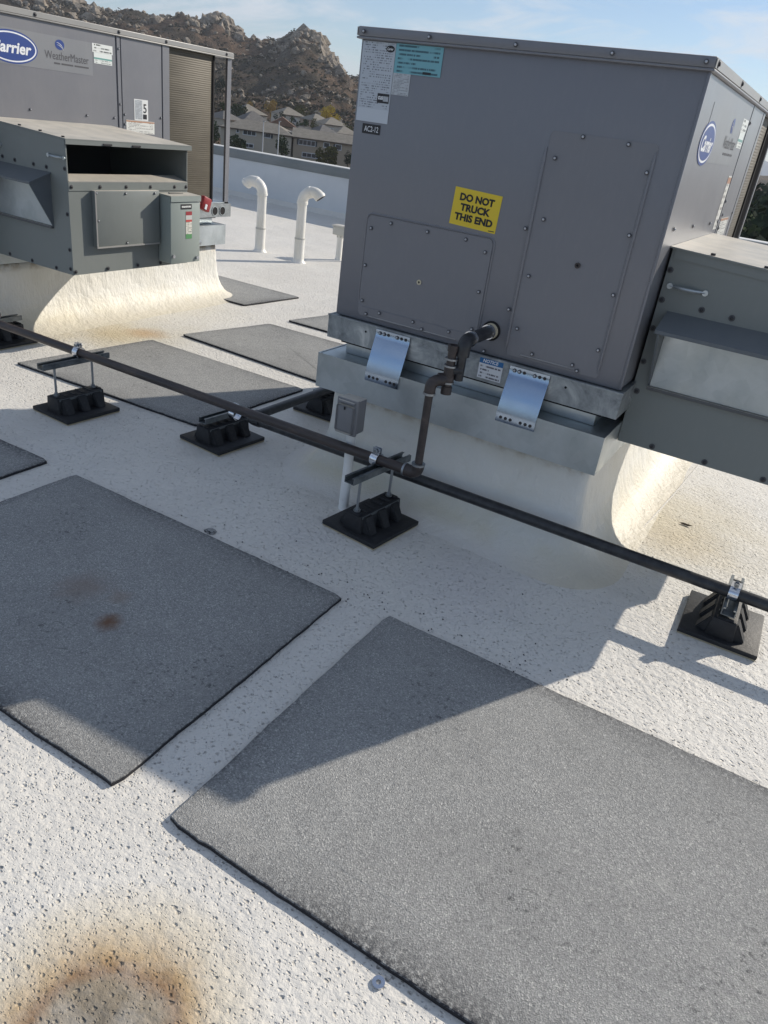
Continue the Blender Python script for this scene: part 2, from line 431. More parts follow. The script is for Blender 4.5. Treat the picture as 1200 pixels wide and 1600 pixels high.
M['blue'] = Mat('blue_decal', (.035, .07, .26), .35).m
M['paleblue'] = Mat('pale_blue_decal', (.35, .45, .68), .35).m
M['decal'] = painted('clear_decal', (.205, .213, .230), .42, .1, coat=.7)

# ------------------------------------------------------------------ deck, walls
me = bpy.data.meshes.new('roof_deck')
xs = (-26, 14); ys = (-9, 7.75)
me.from_pydata([(xs[0], ys[0], 0), (xs[1], ys[0], 0), (xs[1], ys[1], 0), (xs[0], ys[1], 0),
                (xs[0], ys[0], -.3), (xs[1], ys[0], -.3), (xs[1], ys[1], -.3), (xs[0], ys[1], -.3)], [],
               [(0, 1, 2, 3), (7, 6, 5, 4), (0, 4, 5, 1), (1, 5, 6, 2), (2, 6, 7, 3), (3, 7, 4, 0)])
me.materials.append(M['deck'])
tag(link('roof_deck', me), kind='structure')

w = empty('parapet_wall', (-6, 7.85, 0), 'long low white parapet wall with a grey metal cap at the far edge of the roof', 'parapet')
MB((6, -7.85, 0)).box(-26, 14, 7.752, 7.94, -.02, .565).build('wall', M['parapet'], w)
# cant strip where wall meets deck
MB((6, -7.85, 0)).prism([(7.752, .07), (7.752, -.01), (7.68, -.01)], 'x', -26, 14).build('cant_strip', M['deck'], w)
MB((6, -7.85, 0)).box(-26, 14, 7.735, 7.97, .565, .695, .004).build('cap', M['cap'], w)
MB((6, -7.85, 0)).box(-26, 14, 7.732, 7.973, .6955, .705, .003).build('cap_top', M['captop'], w)
b = MB((6, 0, 0)); b.box(-26, 14, -9, 7.748, -10.5, -.302)
b.box(-26, 14, 7.75, 7.94, -10.5, -.022)
o = b.build('building_block', M['facade'], None, (-6, 0, 0)); tag(o, 'plain stucco block of the building under the white roof', 'building')

# ------------------------------------------------------------------ walk pads
def pad(pts, label, th=.013, seed=0, mat='granule'):
    cx = sum(p[0] for p in pts)/len(pts); cy = sum(p[1] for p in pts)/len(pts)
    rnd = random.Random(seed)
    ring = []
    n = len(pts)
    for i in range(n):
        a = Vector(pts[i]); b_ = Vector(pts[(i+1) % n]); Ln = (b_-a).length; k = max(2, int(Ln/.03))
        d = (b_-a).normalized(); nn = Vector((d.y, -d.x))
        for j in range(k):
            t = j/k
            wob = noise.noise(Vector((a.x+d.x*t*Ln, a.y+d.y*t*Ln, seed))*6)*.003 + noise.noise(Vector((a.x+d.x*t*Ln, a.y+d.y*t*Ln, seed+5))*30)*.0025
            if j == 0: wob = -.008
            ring.append(a + d*t*Ln + nn*wob - (d*-.0 if j else d*0))
    c = Vector((cx, cy))
    bm = bmesh.new()
    lay = bm.verts.layers.float.new('edge_wear')
    levels = [(0.0, 0.0, 1.0), (0.0, th*.8, 1.0), (.0022, th*.98, .95), (.010, th, .60), (.030, th, .42), (.06, th, .22), (.12, th, 0.0)]
    rows = []
    N = len(ring)
    for inset, z, wear in levels:
        row = []
        for i, p in enumerate(ring):
            tn = (ring[(i+1) % N] - ring[i-1]).normalized(); inn = Vector((-tn.y, tn.x))
            ww = wear * (.35 + .9*max(0, noise.noise(Vector((p.x, p.y, seed*3))*2.2)+.35))
            v = bm.verts.new((p.x + inn.x*inset - cx, p.y + inn.y*inset - cy, z + (noise.noise(Vector((p.x, p.y, 3))*3)*.0015 if z > .01 else 0)))
            v[lay] = min(1, ww if inset > 0 else 1)
            row.append(v)
        rows.append(row)
    for a, b_ in zip(rows, rows[1:]):
        for i in range(N): bm.faces.new((a[i], a[(i+1) % N], b_[(i+1) % N], b_[i]))
    bm.faces.new(rows[-1])
    bmesh.ops.recalc_face_normals(bm, faces=bm.faces)
    me = bpy.data.meshes.new('walk_pad'); bm.to_mesh(me); bm.free()
    me.materials.append(M[mat])
    o = link('walk_pad', me, None, (cx, cy, .0005))
    return tag(o, label, 'walk pad', 'grey granule walk pads on the white roof')
pad([(.826, -1.782), (2.14, -1.782), (2.14, -.80), (.816, -.792)], 'largest grey granule pad in front, half in sun, nearest the camera', seed=1)
pad([(-.66, -1.787), (.663, -1.787), (.648, -.805), (-.66, -.799)], 'shaded grey granule pad with two rust spots, left of the big sunlit pad', seed=2, mat='granule_rust')
pad([(-2.14, -1.79), (-.825, -1.79), (-.833, -.79), (-2.14, -.80)], 'grey granule pad at the left edge whose pointed corner just shows', seed=3)
pad([(-1.95, -.12), (-.70, -.055), (-.675, .790), (-1.86, .78)], 'grey granule pad under the pipe, between the tall pipe support and the shade', seed=4)
pad([(-1.84, 1.03), (-.50, .96), (-.45, 1.80), (-1.69, 1.757)], 'sunlit grey granule pad beside the left end of the metal curb adapter', seed=5)
pad([(-1.67, 1.96), (-.4, 1.98), (-.36, 2.95), (-1.50, 2.90)], 'grey granule pad mostly hidden behind the large near air conditioner', seed=6)
pad([(-2.15, 2.03), (-2.09, 2.67), (-3.35, 2.66), (-3.4, 2.0)], 'grey granule pad behind the white curb of the far air conditioner', seed=7)

# thin seam, washer, leaf
o = MB().tube([(-.037, -.54, 0), (-.01, -.2, .001), (.02, .2, .001), (.05, .7, 0)], .004, 6).build('roof_seam', M['deck'], None, (1.376, .894, .0005)); tag(o, 'thin raised white seam line in the coating right of the near curb', 'seam')
o = MB().hollow((0, 0, 0), (0, 0, .004), .0125, .005).build('washer', M['clamp'], None, (1.395, -1.812, .001)); tag(o, 'small round steel washer lying on the white roof by the big pad', 'washer')
lf = bmesh.new(); vs = [lf.verts.new(p) for p in ((-.03, 0, .004), (-.012, .010, .006), (.012, .008, .005), (.03, -.002, .009), (.010, -.010, .004), (-.014, -.008, .003))]; lf.faces.new(vs)
bmesh.ops.solidify(lf, geom=lf.faces[:], thickness=.0015)
me = bpy.data.meshes.new('dead_leaf'); lf.to_mesh(me); lf.free(); me.materials.append(Mat('dead_leaf_brown', (.05, .035, .025), .8).m)
o = link('dead_leaf', me, None, (1.505, .70, .001)); tag(o, 'small dark dead leaf on the tan stain right of the near curb', 'leaf')
lump = bmesh.new(); bmesh.ops.create_icosphere(lump, subdivisions=2, radius=.02)
for v in lump.verts: v.co = Vector((v.co.x*1.2, v.co.y*.9, max(0, v.co.z*.6))) * (1 + noise.noise(v.co*60)*.5)
me = bpy.data.meshes.new('pad_chip'); lump.to_mesh(me); lump.free(); me.materials.append(M['granule'])
o = link('pad_chip', me, None, (.03, -.765, 0)); tag(o, 'loose dark chip of pad at the far edge of the rust-spotted pad', 'chip')

GV, GF = [], []
rg = random.Random(5)
for _ in range(260):
    x, y = rg.uniform(-2.5, 2.2), rg.uniform(-2.3, 1.6); r_ = rg.choice((.0015, .002, .0035)); o_ = len(GV)
    if rg.random() < .5: x, y = rg.gauss(.9, .5), -.74 + rg.gauss(0, .05)
    for k in range(5): GV.append((x+r_*math.cos(k*1.257+rg.random()*.5), y+r_*math.sin(k*1.257), .0012))
    GV.append((x, y, .0012+r_))
    GF += [(o_+k, o_+(k+1) % 5, o_+5) for k in range(5)]
me = bpy.data.meshes.new('loose_grit'); me.from_pydata(GV, [], GF); me.materials.append(M['rubber'])
tag(link('loose_grit', me), 'tiny loose dark granules scattered over the white roof', 'grit', kind='stuff')

# ------------------------------------------------------------------ lettering
def text_mesh(s, bold=0.0, shear=0.0, spacing=1.0, res=3):
    cu = bpy.data.curves.new('txt', 'FONT'); cu.body = s; cu.offset = bold; cu.shear = shear; cu.space_character = spacing
    cu.resolution_u = res; cu.extrude = 0.0
    ob = bpy.data.objects.new('txt', cu); COL.objects.link(ob)
    dg = bpy.context.evaluated_depsgraph_get()
    me = bpy.data.meshes.new_from_object(ob.evaluated_get(dg))
    bpy.data.objects.remove(ob); bpy.data.curves.remove(cu)
    return me
def lettering(parent, s, plane, c, size, off, mat, bold=0.0, shear=0.0, rot=0.0, name='lettering', shift=(0,0,0), spacing=1.0):
    """size=(width,height) in metres, c=(a,b) centre on the plane, off = distance proud of it; 'front' faces -y, 'side' faces +x"""
    me = text_mesh(s, bold, shear, spacing)
    xs_ = [v.co.x for v in me.vertices]; ys_ = [v.co.y for v in me.vertices]
    x0, x1, y0, y1 = min(xs_), max(xs_), min(ys_), max(ys_)
    for v in me.vertices:
        a = ((v.co.x-x0)/(x1-x0)-.5)*size[0]; b_ = ((v.co.y-y0)/(y1-y0)-.5)*size[1]
        ca, sa = math.cos(rot), math.sin(rot); a, b_ = a*ca-b_*sa, a*sa+b_*ca
        v.co = (Vector((c[0]+a, -off, c[1]+b_)) if plane == 'front' else Vector((off, c[0]+a, c[1]+b_))) + Vector(shift)
    me.materials.clear(); me.materials.append(mat)
    return link(name, me, parent)
def sticker(parent, plane, a0, a1, b0, b1, off, mat, name='sticker', shift=(0,0,0), rot=0.0, th=.0008):
    bm = bmesh.new(); uvl = bm.loops.layers.uv.new('UVMap')
    ca, cb = (a0+a1)/2, (b0+b1)/2
    def P(a, b_, o):
        da, db = a-ca, b_-cb; c_, s_ = math.cos(rot), math.sin(rot); a, b_ = ca+da*c_-db*s_, cb+da*s_+db*c_
        return (Vector((a, -o, b_)) if plane == 'front' else Vector((o, a, b_))) + Vector(shift)
    q = [(a0, b0), (a1, b0), (a1, b1), (a0, b1)]
    top = [bm.verts.new(P(a, b_, off)) for a, b_ in q]; bot = [bm.verts.new(P(a, b_, off-th)) for a, b_ in q]
    f = bm.faces.new(top)
    for lp, uv in zip(f.loops, ((0, 0), (1, 0), (1, 1), (0, 1))): lp[uvl].uv = uv
    for i in range(4):
        g = bm.faces.new((top[i], bot[i], bot[(i+1) % 4], top[(i+1) % 4]))
        for lp in g.loops: lp[uvl].uv = (.02, .02)
    me = bpy.data.meshes.new(name); bm.to_mesh(me); bm.free(); me.materials.append(mat)
    return link(name, me, parent)
def ellipse(parent, plane, ca, cb, ra, rb, off, mat, name='emblem', shift=(0,0,0), n=48):
    bm = bmesh.new()
    def P(a, b_, o): return (Vector((a, -o, b_)) if plane == 'front' else Vector((o, a, b_))) + Vector(shift)
    t = [bm.verts.new(P(ca+ra*math.cos(6.28318*k/n), cb+rb*math.sin(6.28318*k/n), off)) for k in range(n)]
    u = [bm.verts.new(P(ca+ra*math.cos(6.28318*k/n), cb+rb*math.sin(6.28318*k/n), off-.0006)) for k in range(n)]
    bm.faces.new(t)
    for k in range(n): bm.faces.new((t[k], u[k], u[(k+1) % n], t[(k+1) % n]))
    me = bpy.data.meshes.new(name); bm.to_mesh(me); bm.free(); me.materials.append(mat)
    return link(name, me, parent)

# shared screw meshes: hex washer head, facing -y or +x
def screw_mesh(axis, mat, r=.0050):
    b = MB(); d = Vector((0, -1, 0)) if axis == 'y' else Vector((1, 0, 0)); o = Vector((0, 0, 0))
    b.tube([o, d*.0015], r*1.45, 12); n0 = len(b.bm.faces)
    b.tube([d*.0015, d*.005, d*.0062], [r*.85, r*.85, r*.5], 6)
    b.bm.faces.ensure_lookup_table()
    for f in b.bm.faces[n0:]: f.material_index = 1
    return b.mesh('screw', [M['washer'], mat])
SCR_Y = screw_mesh('y', M['screw']); SCR_X = screw_mesh('x', M['screw'])
SCR_YD = screw_mesh('y', M['screwdark'], .0075); SCR_XD = screw_mesh('x', M['screwdark'], .0075)

W_, H_, LEN = 1.19, 1.004, 2.165
ZB = .7045            # cabinet bottom above the deck
RAILH = .095
BW, BY0, BY1, BZ0, BZT, BZO = .6655, .168, 1.030, -.230, .469, .437

def make_unit(ox, oy, label, variant):
    base = ZB - RAILH
    u = empty('rooftop_air_conditioner', (ox, oy, base), label, 'air conditioner', 'matching grey rooftop air conditioners')
    S = (0, 0, RAILH)                       # shift: shape z is measured from the cabinet bottom
    f = MB(S)
    f.box(0.003, W_-.003, .004, 1.556, 0, .974, .003)
    f.build('cabinet', M['unit'], u)
    # front end panel sheet with folded edges
    f = MB(S); f.box(0, W_, 0, .005, .002, .973, .002); f.build('end_panel', M['unit'], u)
    # left access panel, embossed border
    f = MB(S)
    def rr(x0, x1, z0, z1, r, n=5):
        out = []
        for cx, cz, a0 in ((x1-r, z1-r, 0), (x0+r, z1-r, 90), (x0+r, z0+r, 180), (x1-r, z0+r, 270)):
            out += [(cx+r*math.cos(R(a0+90*i/n)), cz+r*math.sin(R(a0+90*i/n))) for i in range(n+1)]
        return out
    f.prism(rr(.105, .628, .022, .402, .02), 'y', -.0035, .001)
    f.build('access_panel', M['unit'], u)
    f = MB(S)
    loop = rr(.100, .633, .06, .408, .024)
    f.tube([(x, -.001, z) for x, z in loop + loop[:1]], .0036, 6, False)
    f.build('panel_ridge', M['unit'], u)
    f = MB(S); f.prism(rr(.757, 1.106, .022, .765, .012), 'y', -.0022, .001); f.build('access_panel', M['unit'], u)
    for x0_, z0_, x1_, z1_ in ((.752, .715, .752, .043), (1.102, .745, 1.102, .037)):
        f = MB(S); f.tube([(x0_, -.002, z0_), (x0_, -.0035, z0_-.03), (x0_, -.0035, z1_+.02), (x0_, -.002, z1_)], [.002, .0055, .0055, .002], 8); f.build('stiffening_rib', M['unit'], u)
    # horizontal fold under the screws
    for a_ in ((.81, 1.02, -.0075, 0, .030, .035), (.15, .55, -.0075, 0, .022, .027)):
        f = MB(S); f.box(*a_, .002, 1); f.build('panel_fold', M['unit'], u)
    for x, z in ((.361, .201), (.944, .376)):
        f = MB(S); f.hollow((x, -.0045, z), (x, -.008, z), .0095, .0045, 14); f.build('plug_ring', M['foamcream'] if x < .5 else M['brown'], u)
        f = MB(S); f.tube([(x, -.0045, z), (x, -.006, z)], .0045, 10); f.build('plug_hole', M['dark'], u)
    # roof
    f = MB(S); f.box(-.012, W_+.012, -.012, 2.178, .974, H_, .004)
    f.build('roof', M['roofmetal'] if variant == 'A' else M['unit'], u)
    f = MB(S); f.box(-.015, W_+.015, -.015, 2.181, .966, .9735, .003); f.build('roof_flange', M['unit'] if variant == 'B' else M['roofmetal'], u)
    for ex0, ex1 in ((-.0155, -.0125), (W_+.0125, W_+.0145)):
        f = MB(S); f.box(ex0, ex1, -.012, 2.178, .976, 1.001, 0); f.build('roof_edge_strip', M['roofmetal'], u)
    # side panels (+x)
    for nm, y0, y1 in (('side_panel', .006, 1.108), ('corner_strip', 1.118, 1.144), ('side_panel', 1.152, 1.486), ('corner_strip', 1.494, 1.556)):
        f = MB(S); f.box(W_-.006, W_+(.003 if nm == 'side_panel' else .0045), y0, y1, .006, .965, .0015, 1); f.build(nm, M['unit_side'], u)
    f = MB(S); f.box(W_-.003, W_+.006, -.004, .006, .004, .965, .002); f.build('corner_trim', M['unit_side'], u)
    f = MB(S); f.box(-.004, .003, .01, 1.55, .006, .965, .001); f.build('side_panel', M['unit_side'], u)
    # condenser coil and open corner with post
    f = MB(S); f.box(.03, W_-.02, 1.56, 2.006, .01, .972, .004); f.build('condenser_coil', M['coil'], u)
    f = MB(S); f.box(W_-.03, W_-.012, 1.995, 2.012, .01, .972, .002); f.build('coil_edge', M['dark'], u)
    f = MB(S); f.box(.004, .026, 1.56, 2.128, .01, .972, .002); f.build('outer_coil', M['coil'], u)
    for sx in (0, 1):
        f = MB(S)
        if sx: f.prism([(W_, 2.130), (W_, 2.172), (W_-.05, 2.172), (W_-.05, 2.166), (W_-.018, 2.166), (W_-.018, 2.160), (W_-.006, 2.160), (W_-.006, 2.130)], 'z', 0, .973)
        else: f.prism([(0, 2.130), (0, 2.172), (.05, 2.172), (.05, 2.166), (.006, 2.166), (.006, 2.130)], 'z', 0, .973)
        f.build('corner_post', M['unit_side'], u)
    f = MB(S); f.box(.0, W_, 1.556, 2.172, 0, .008); f.build('base_pan', M['galv'], u)
    # zinc base rail
    f = MB(S)
    f.box(-.018, W_+.020, -.024, -.014, -RAILH, .0); f.box(-.018, W_+.020, 2.172, 2.182, -RAILH, 0)
    f.box(-.018, -.008, -.014, 2.172, -RAILH, 0); f.box(W_+.010, W_+.020, -.014, 2.172, -RAILH, 0)
    f.box(-.008, W_+.010, -.014, 2.172, -.012, -.002)
    f.build('base_rail', M['zinc'], u)
    f = MB(S); f.box(-.021, W_+.023, -.027, -.0245, -.007, .0015, .001, 1); f.build('rail_lip', M['zinc'], u)
    for y in (2.00, 2.085):
        f = MB(S); f.tube([(W_+.0205, y, -.05), (W_+.0215, y, -.05)], .029, 20); f.build('lifting_hole_disc', M['dark'], u)  # dark disc on the solid rail stands in for the shade inside a hole
        f = MB(S); f.hollow((W_+.0202, y, -.05), (W_+.024, y, -.05), .033, .029); f.build('hole_rim', M['galv'], u)
    for x in (.165, 1.01):
        f = MB(S); f.tube([(x, -.0242, -.032), (x, -.0255, -.032)], .0045, 10); f.build('rail_hole', M['dark'], u)
    # screws on the front
    fs = [(.865,.758),(1.013,.754),(.788,.686),(1.09,.684),(.793,.498),(1.087,.498),(.736,.459),(.783,.309),(1.086,.308),(.735,.182),(.781,.123),(1.084,.119),
          (1.009,.047),(.856,.047),(1.03,.031),(.117,.217),(.121,.081),(.145,.033),(.206,.049),(.359,.049),(.401,.031),(.516,.048),(.607,.08),(.605,.356),
          (.608,.217),(.523,.385),(.366,.384),(.209,.387),(.125,.356),(.671,.012)]
    for x, z in fs: link('screw', SCR_Y, u, (x, -.0055, z+RAILH))
    for x in (.014, .273, .586, .9, 1.176): link('screw', SCR_Y, u, (x, -.0155, .988+RAILH))
    for y in (.02, 1.13, 1.52, 2.1, .55): link('screw', SCR_XD, u, (W_+.0145, y, .988+RAILH))
    for y, z in ((1.131, .90), (1.131, .60), (1.165, .545), (1.475, .545), (.12, .53), (.48, .525), (.87, .52), (1.08, .52), (1.165, .49)):
        link('screw', SCR_X, u, (W_+.005, y, z+RAILH))
    # ---- economizer box on the +x side
    e_ = empty('economizer_box', (0, 0, 0), None, None); e_.parent = u
    X0, X1 = W_+.012, W_+BW
    T = .006
    f = MB(S)
    f.prism([(X0, BZ0), (X1, BZ0), (X1, BZO), (X0, BZT)], 'y', BY0, BY0+T)        # near wall
    f.prism([(X0, BZ0), (X1, BZ0), (X1, BZO), (X0, BZT)], 'y', BY1-T, BY1)
    f.box(X0, X1, BY0+T, BY1-T, BZ0, BZ0+T)
    f.box(X1-T, X1, BY0+T, BY1-T, BZ0+T, .236)                                   # outer wall
    f.build('box_shell', M['box'], e_)
    f = MB(S); f.box(X1+.0005, X1+.004, BY0, BY1, .196, .240, .001, 1); f.build('screw_flange', M['box'], e_)
    f = MB(S); f.prism([(X1-.10, .262), (X1+.004, .2405), (X1+.004, .2425), (X1-.10, .266)], 'y', BY0+T, BY1-T); f.build('intake_ledge', M['roofmetal'], e_)
    f = MB(S); f.box(X1-.106, X1-.10, BY0+T, BY1-T, -.1, .264); f.build('inner_baffle', M['interior'], e_)
    f = MB(S); f.box(X0, X0+.004, BY0+T, BY1-T, BZ0+T, BZT-.001); f.build('inner_baffle', M['interior'], e_)
    f = MB(S); f.prism([(W_+.0046, BZT+.0005), (X1+.016, BZO+.0005), (X1+.016, BZO+.006), (W_+.0046, BZT+.006)], 'y', BY0-.010, BY1+.02); f.box(X1+.010, X1+.016, BY0-.010, BY1+.02, BZO-.020, BZO+.001); f.build('box_roof', M['box'], e_)
    f = MB(S); f.prism([(X0+.01, BZT-.03), (X1-.001, BZO-.03), (X1-.001, BZO-.0005), (X0+.01, BZT-.0005)], 'y', BY0-.004, BY0-.0005); f.build('roof_hem', M['box'], e_)
    # louvre hood on the near side
    hx0, hx1, hz0, hz1, ly, lz = 1.255, 1.722, -.006, .268, BY0-.135, .222
    f = MB(S)
    f.prism([(hx0-.0, 0)]*0 or [(BY0-.0005, hz1), (ly, lz), (ly, lz-.012), (ly+.004, lz-.012), (ly+.006, lz-.005), (BY0-.0005, hz1-.008)], 'x', hx0-.012, hx1+.012)
    f.build('hood_top', M['hood'], e_)
    for x in (hx0, hx1):
        f = MB(S); f.prism([(BY0-.0005, hz1-.009), (ly+.003, lz-.006), (BY0-.0005, hz0)], 'x', x-.003, x+.003); f.build('hood_cheek', M['hood'], e_)
    f = MB(S); f.box(hx0+.004, hx1-.004, BY0-.008, BY0-.0015, .004, .245); f.build('hood_screen', M['galv'], e_)
    f = MB(S); f.box(hx0-.002, hx1+.002, BY0-.020, BY0-.0005, -.010, .002, .001, 1); f.build('hood_sill', M['interior'], e_)
    for hx in (1.286, 1.785):
        f = MB(S)
        f.tube([(hx-.045, BY0-.006, .350), (hx-.022, BY0-.020, .350), (hx+.022, BY0-.020, .350), (hx+.045, BY0-.006, .350)], [.005, .006, .006, .005], 8)
        f.tube([(hx-.059, BY0, .350), (hx-.059, BY0-.008, .350)], .010, 10); f.tube([(hx+.059, BY0, .350), (hx+.059, BY0-.008, .350)], .010, 10)
        f.tube([(hx-.059, BY0-.005, .350), (hx-.045, BY0-.006, .350)], .004, 6); f.tube([(hx+.059, BY0-.005, .350), (hx+.045, BY0-.006, .350)], .004, 6)
        f.build('handle', M['galv'], e_)
    for x, z in ((1.213, .40), (1.214, .30), (1.212, .2), (1.213, .08), (1.220, -.03), (1.35, .295), (1.45, .29), (1.60, .29), (1.70, .29), (1.33, -.215), (1.52, -.215), (1.72, -.215), (1.84, .30), (1.838, .08), (1.838, -.1), (1.835, -.2)):
        link('screw', SCR_YD, e_, (x, BY0-.0005, z+RAILH))
    for x in (1.33, 1.50, 1.66, 1.83):
        zz = BZT + (BZO-BZT)*(x-X0)/(X1-X0)
        f = MB(S); f.tube([(x, BY0+.01, zz+.006), (x, BY0+.01, zz+.013)], .008, 8); f.build('roof_screw', M['screwdark'], e_)
    for y, z in ((.185, .216), (.37, .216), (.55, .216), (.73, .216), (.92, .216), (1.015, .216), (.18, -.212), (.40, -.212), (.62, -.212), (.80, -.212), (1.0, -.20)):
        link('screw', SCR_XD, e_, (X1+.004, y, z+RAILH))
    for y in (.42, .62):
        f = MB(S); f.box(X1+.0165, X1+.022, y-.03, y+.03, BZO-.018, BZO-.008, .002, 1); f.build('roof_clip', M['screwdark'], e_)
    # raised access door on the outer face
    f = MB(S); f.box(X1+.0, X1+.030, .312, .772, -.090, .200, .003); f.build('access_door', M['box'], e_)
    f = MB(S); f.box(X1+.0305, X1+.034, .308, .770, -.094, -.086); f.box(X1+.0305, X1+.034, .308, .316, -.086, .198); f.build('door_lip', M['roofmetal'], e_)
    for y, z in ((.32, .19), (.52, .186), (.735, .186), (.325, .05), (.52, -.075)): link('screw', SCR_X, e_, (X1+.031, y, z+RAILH))
    # ---- electrical disconnect
    d_ = empty('disconnect_box', (0, 0, 0), None, None); d_.parent = u
    f = MB(S); f.box(X1+.004, X1+.100, .786, 1.026, -.198, .176, .004); f.build('enclosure', M['disc'], d_)
    f = MB(S); f.box(X1+.100, X1+.106, .784, 1.028, -.200, .148, .003); f.build('door', M['disc'], d_)
    f = MB(S); f.prism([(X1+.0045, .1765), (X1+.108, .1765), (X1+.108, .150), (X1+.112, .150), (X1+.112, .182), (X1+.0045, .186)], 'y', .782, 1.030); f.build('lid', M['disc'], d_)
    f = MB(S); f.box(X1+.03, X1+.045, .84, .95, .1855, .190, .001); f.build('lid_latch', M['interior'], d_)
    for y, z in ((.80, -.155), (1.0, -.175)):
        f = MB(S); f.tube([(X1+.106, y, z), (X1+.118, y, z)], .010, 8); f.build('latch_screw', M['screw'], d_)
    SX = (X1+.106, 0, RAILH)
    sticker(d_, 'side', .865, .955, .108, .136, .0015, M['lab_black'], 'name_plate', SX)
    sticker(d_, 'side', .873, .947, .117, .127, .0020, M['lab_row'], 'name_plate_print', SX)
    sticker(d_, 'side', .907, .958, -.060, .095, .0015, M['lab_strip'], 'warning_sticker', SX)
    rt = Matrix.Rotation(R(-20), 4, 'X')
    f = MB(S); f.box(X1+.042, X1+.080, 1.082, 1.158, .085, .168, .010, 2, rt); f.tube([(X1+.055, 1.028, .125), (X1+.055, 1.10, .128)], .014, 12); f.build('red_switch_handle', M['red'], d_)
    f = MB(S); f.box(X1+.0805, X1+.083, 1.098, 1.116, .098, .128, .0, 1, rt); f.build('handle_mark', M['inkwhite'], d_)
    f = MB(S); f.tube([(X1+.05, 1.028, -.1), (X1+.05, 1.06, -.1), (X1+.02, 1.12, -.11), (X1-.12, 1.16, -.12), (W_+.03, 1.16, -.12)], .014, 10); f.build('conduit', M['rod'], d_)
    return u

A_X, A_Y = -3.6745, .018
uA = make_unit(A_X, A_Y, 'far left grey air conditioner showing its blue oval logo and brown coil in sunlight', 'A')
uB = make_unit(0, 0, 'large near grey air conditioner with yellow sticker on its shaded end', 'B')

# decals on the long sides
def side_decals(u, variant):
    SX = (W_+.003, 0, RAILH)
    sticker(u, 'side', .20, .93, .735, .905, .0010, M['decal'], 'clear_backing', SX)
    ca = .395 if variant == 'A' else .27
    ra = .160 if variant == 'A' else .132
    rb = .079 if variant == 'A' else .066
    z = .818 if variant == 'A' else .79
    ellipse(u, 'side', ca, z, ra+.002, rb, .0016, M['blue'], 'blue_rim', SX)
    ellipse(u, 'side', ca, z, ra-.006, rb-.008, .0022, M['inkwhite'], 'white_oval', SX)
    ellipse(u, 'side', ca, z, ra-.014, rb-.015, .0028, M['blue'], 'blue_oval', SX)
    lettering(u, 'Carrier', 'side', (ca, z-.002), (ra*1.52, rb*.72), .0034, M['inkwhite'], .03, .22, 0, 'logo_lettering', SX)
    ellipse(u, 'side', .705, .866, .031, .025, .0018, M['blue'], 'globe_emblem', SX)
    lettering(u, 'WeatherMaster', 'side', (.752, .810), (.300, .040), .0018, M['inkgrey'], 0, 0, 0, 'logo_lettering', SX)
    b = MB(SX)
    for k in range(2):
        pts = [(.0022, .683+.022*t+.003*k, .876-.011*k - .006*t*t) for t in (0, .5, 1, 1.5, 2.0)]
        b.tube(pts, [.0003, .0010, .0015, .0016, .0005], 5)
    b.build('globe_streaks', M['inkwhite'], u)
    b = MB(SX); 
    for y0, y1 in ((.66, .70), (.71, .79), (.80, .90)): b.box(.001, .0018, y0, y1, .768, .776)
    b.build('fine_print_line', M['inkgrey'], u)
    sticker(u, 'side', .933, 1.085, .860, .906, .0012, M['lab_row'], 'sticker', SX)
    sticker(u, 'side', .943, 1.078, .803, .8595, .0012, M['lab_green'], 'sticker', SX)
    if variant == 'A':
        sticker(u, 'side', 1.245, 1.362, .518, .640, .0012, M['lab_plain'], 'number_sticker', SX)
        lettering(u, '5', 'side', (1.335, .590), (.028, .052), .0022, M['ink'], .01, 0, 0, 'lettering', SX)
        sticker(u, 'side', 1.252, 1.312, .525, .635, .0018, M['lab_small'], 'number_sticker_print', SX)
        sticker(u, 'side', 1.318, 1.350, .528, .556, .0022, M['lab_black'], 'number_sticker_bar', SX)
        sticker(u, 'side', 1.175, 1.415, .442, .5165, .0020, M['lab_warn'], 'warning_sticker', SX)
    else:
        sticker(u, 'side', 1.005, 1.095, .490, .70, .0014, M['lab_warn'], 'warning_sticker', SX)
        sticker(u, 'side', 1.17, 1.40, .452, .53, .0020, M['lab_warn'], 'warning_sticker', SX)
side_decals(uA, 'A'); side_decals(uB, 'B')

# stickers on the near unit's end
SF = (0, -.0005, RAILH)
sticker(uB, 'front', .007, .141, .713, .962, .0008, M['lab_white'], 'rating_plate', SF)
ellipse(uB, 'front', .121, .944, .017, .0105, .0018, M['ink'], 'oval_mark', SF)
lettering(uB, 'Carrier', 'front', (.121, .944), (.024, .008), .0022, M['inkwhite'], .02, .2, 0, 'lettering', SF)
sticker(uB, 'front', .0885, .137, .777, .807, .0018, M['lab_black'], 'compliance_mark', SF)
lettering(uB, 'cus', 'front', (.102, .793), (.020, .011), .0022, M['inkwhite'], .03, 0, 0, 'lettering', SF)
sticker(uB, 'front', .113, .134, .783, .799, .0020, M['lab_small'], 'compliance_print', SF)
sticker(uB, 'front', .0145, .030, .738, .752, .0018, M['lab_black'], 'data_mark', SF) if False else None
sticker(uB, 'front', .143, .327, .875, .963, .0014, M['lab_cyan'], 'cyan_sticker', SF)
sticker(uB, 'front', .258, .290, .8785, .8865, .0020, M['lab_black'], 'cyan_sticker_mark', SF)
sticker(uB, 'front', .143, .212, .808, .896, .0008, M['lab_small'], 'white_sticker', SF)
sticker(uB, 'front', .038, .114, .674, .706, .0010, M['lab_black'], 'tag_plate', SF)
lettering(uB, 'AC2-12', 'front', (.077, .690), (.060, .018), .0018, M['inkwhite'], 0, 0, 0, 'tag_lettering', SF)
sticker(uB, 'front', .447, .629, .4245, .5485, .0010, M['yellow'], 'yellow_sticker', SF, R(-2.2))
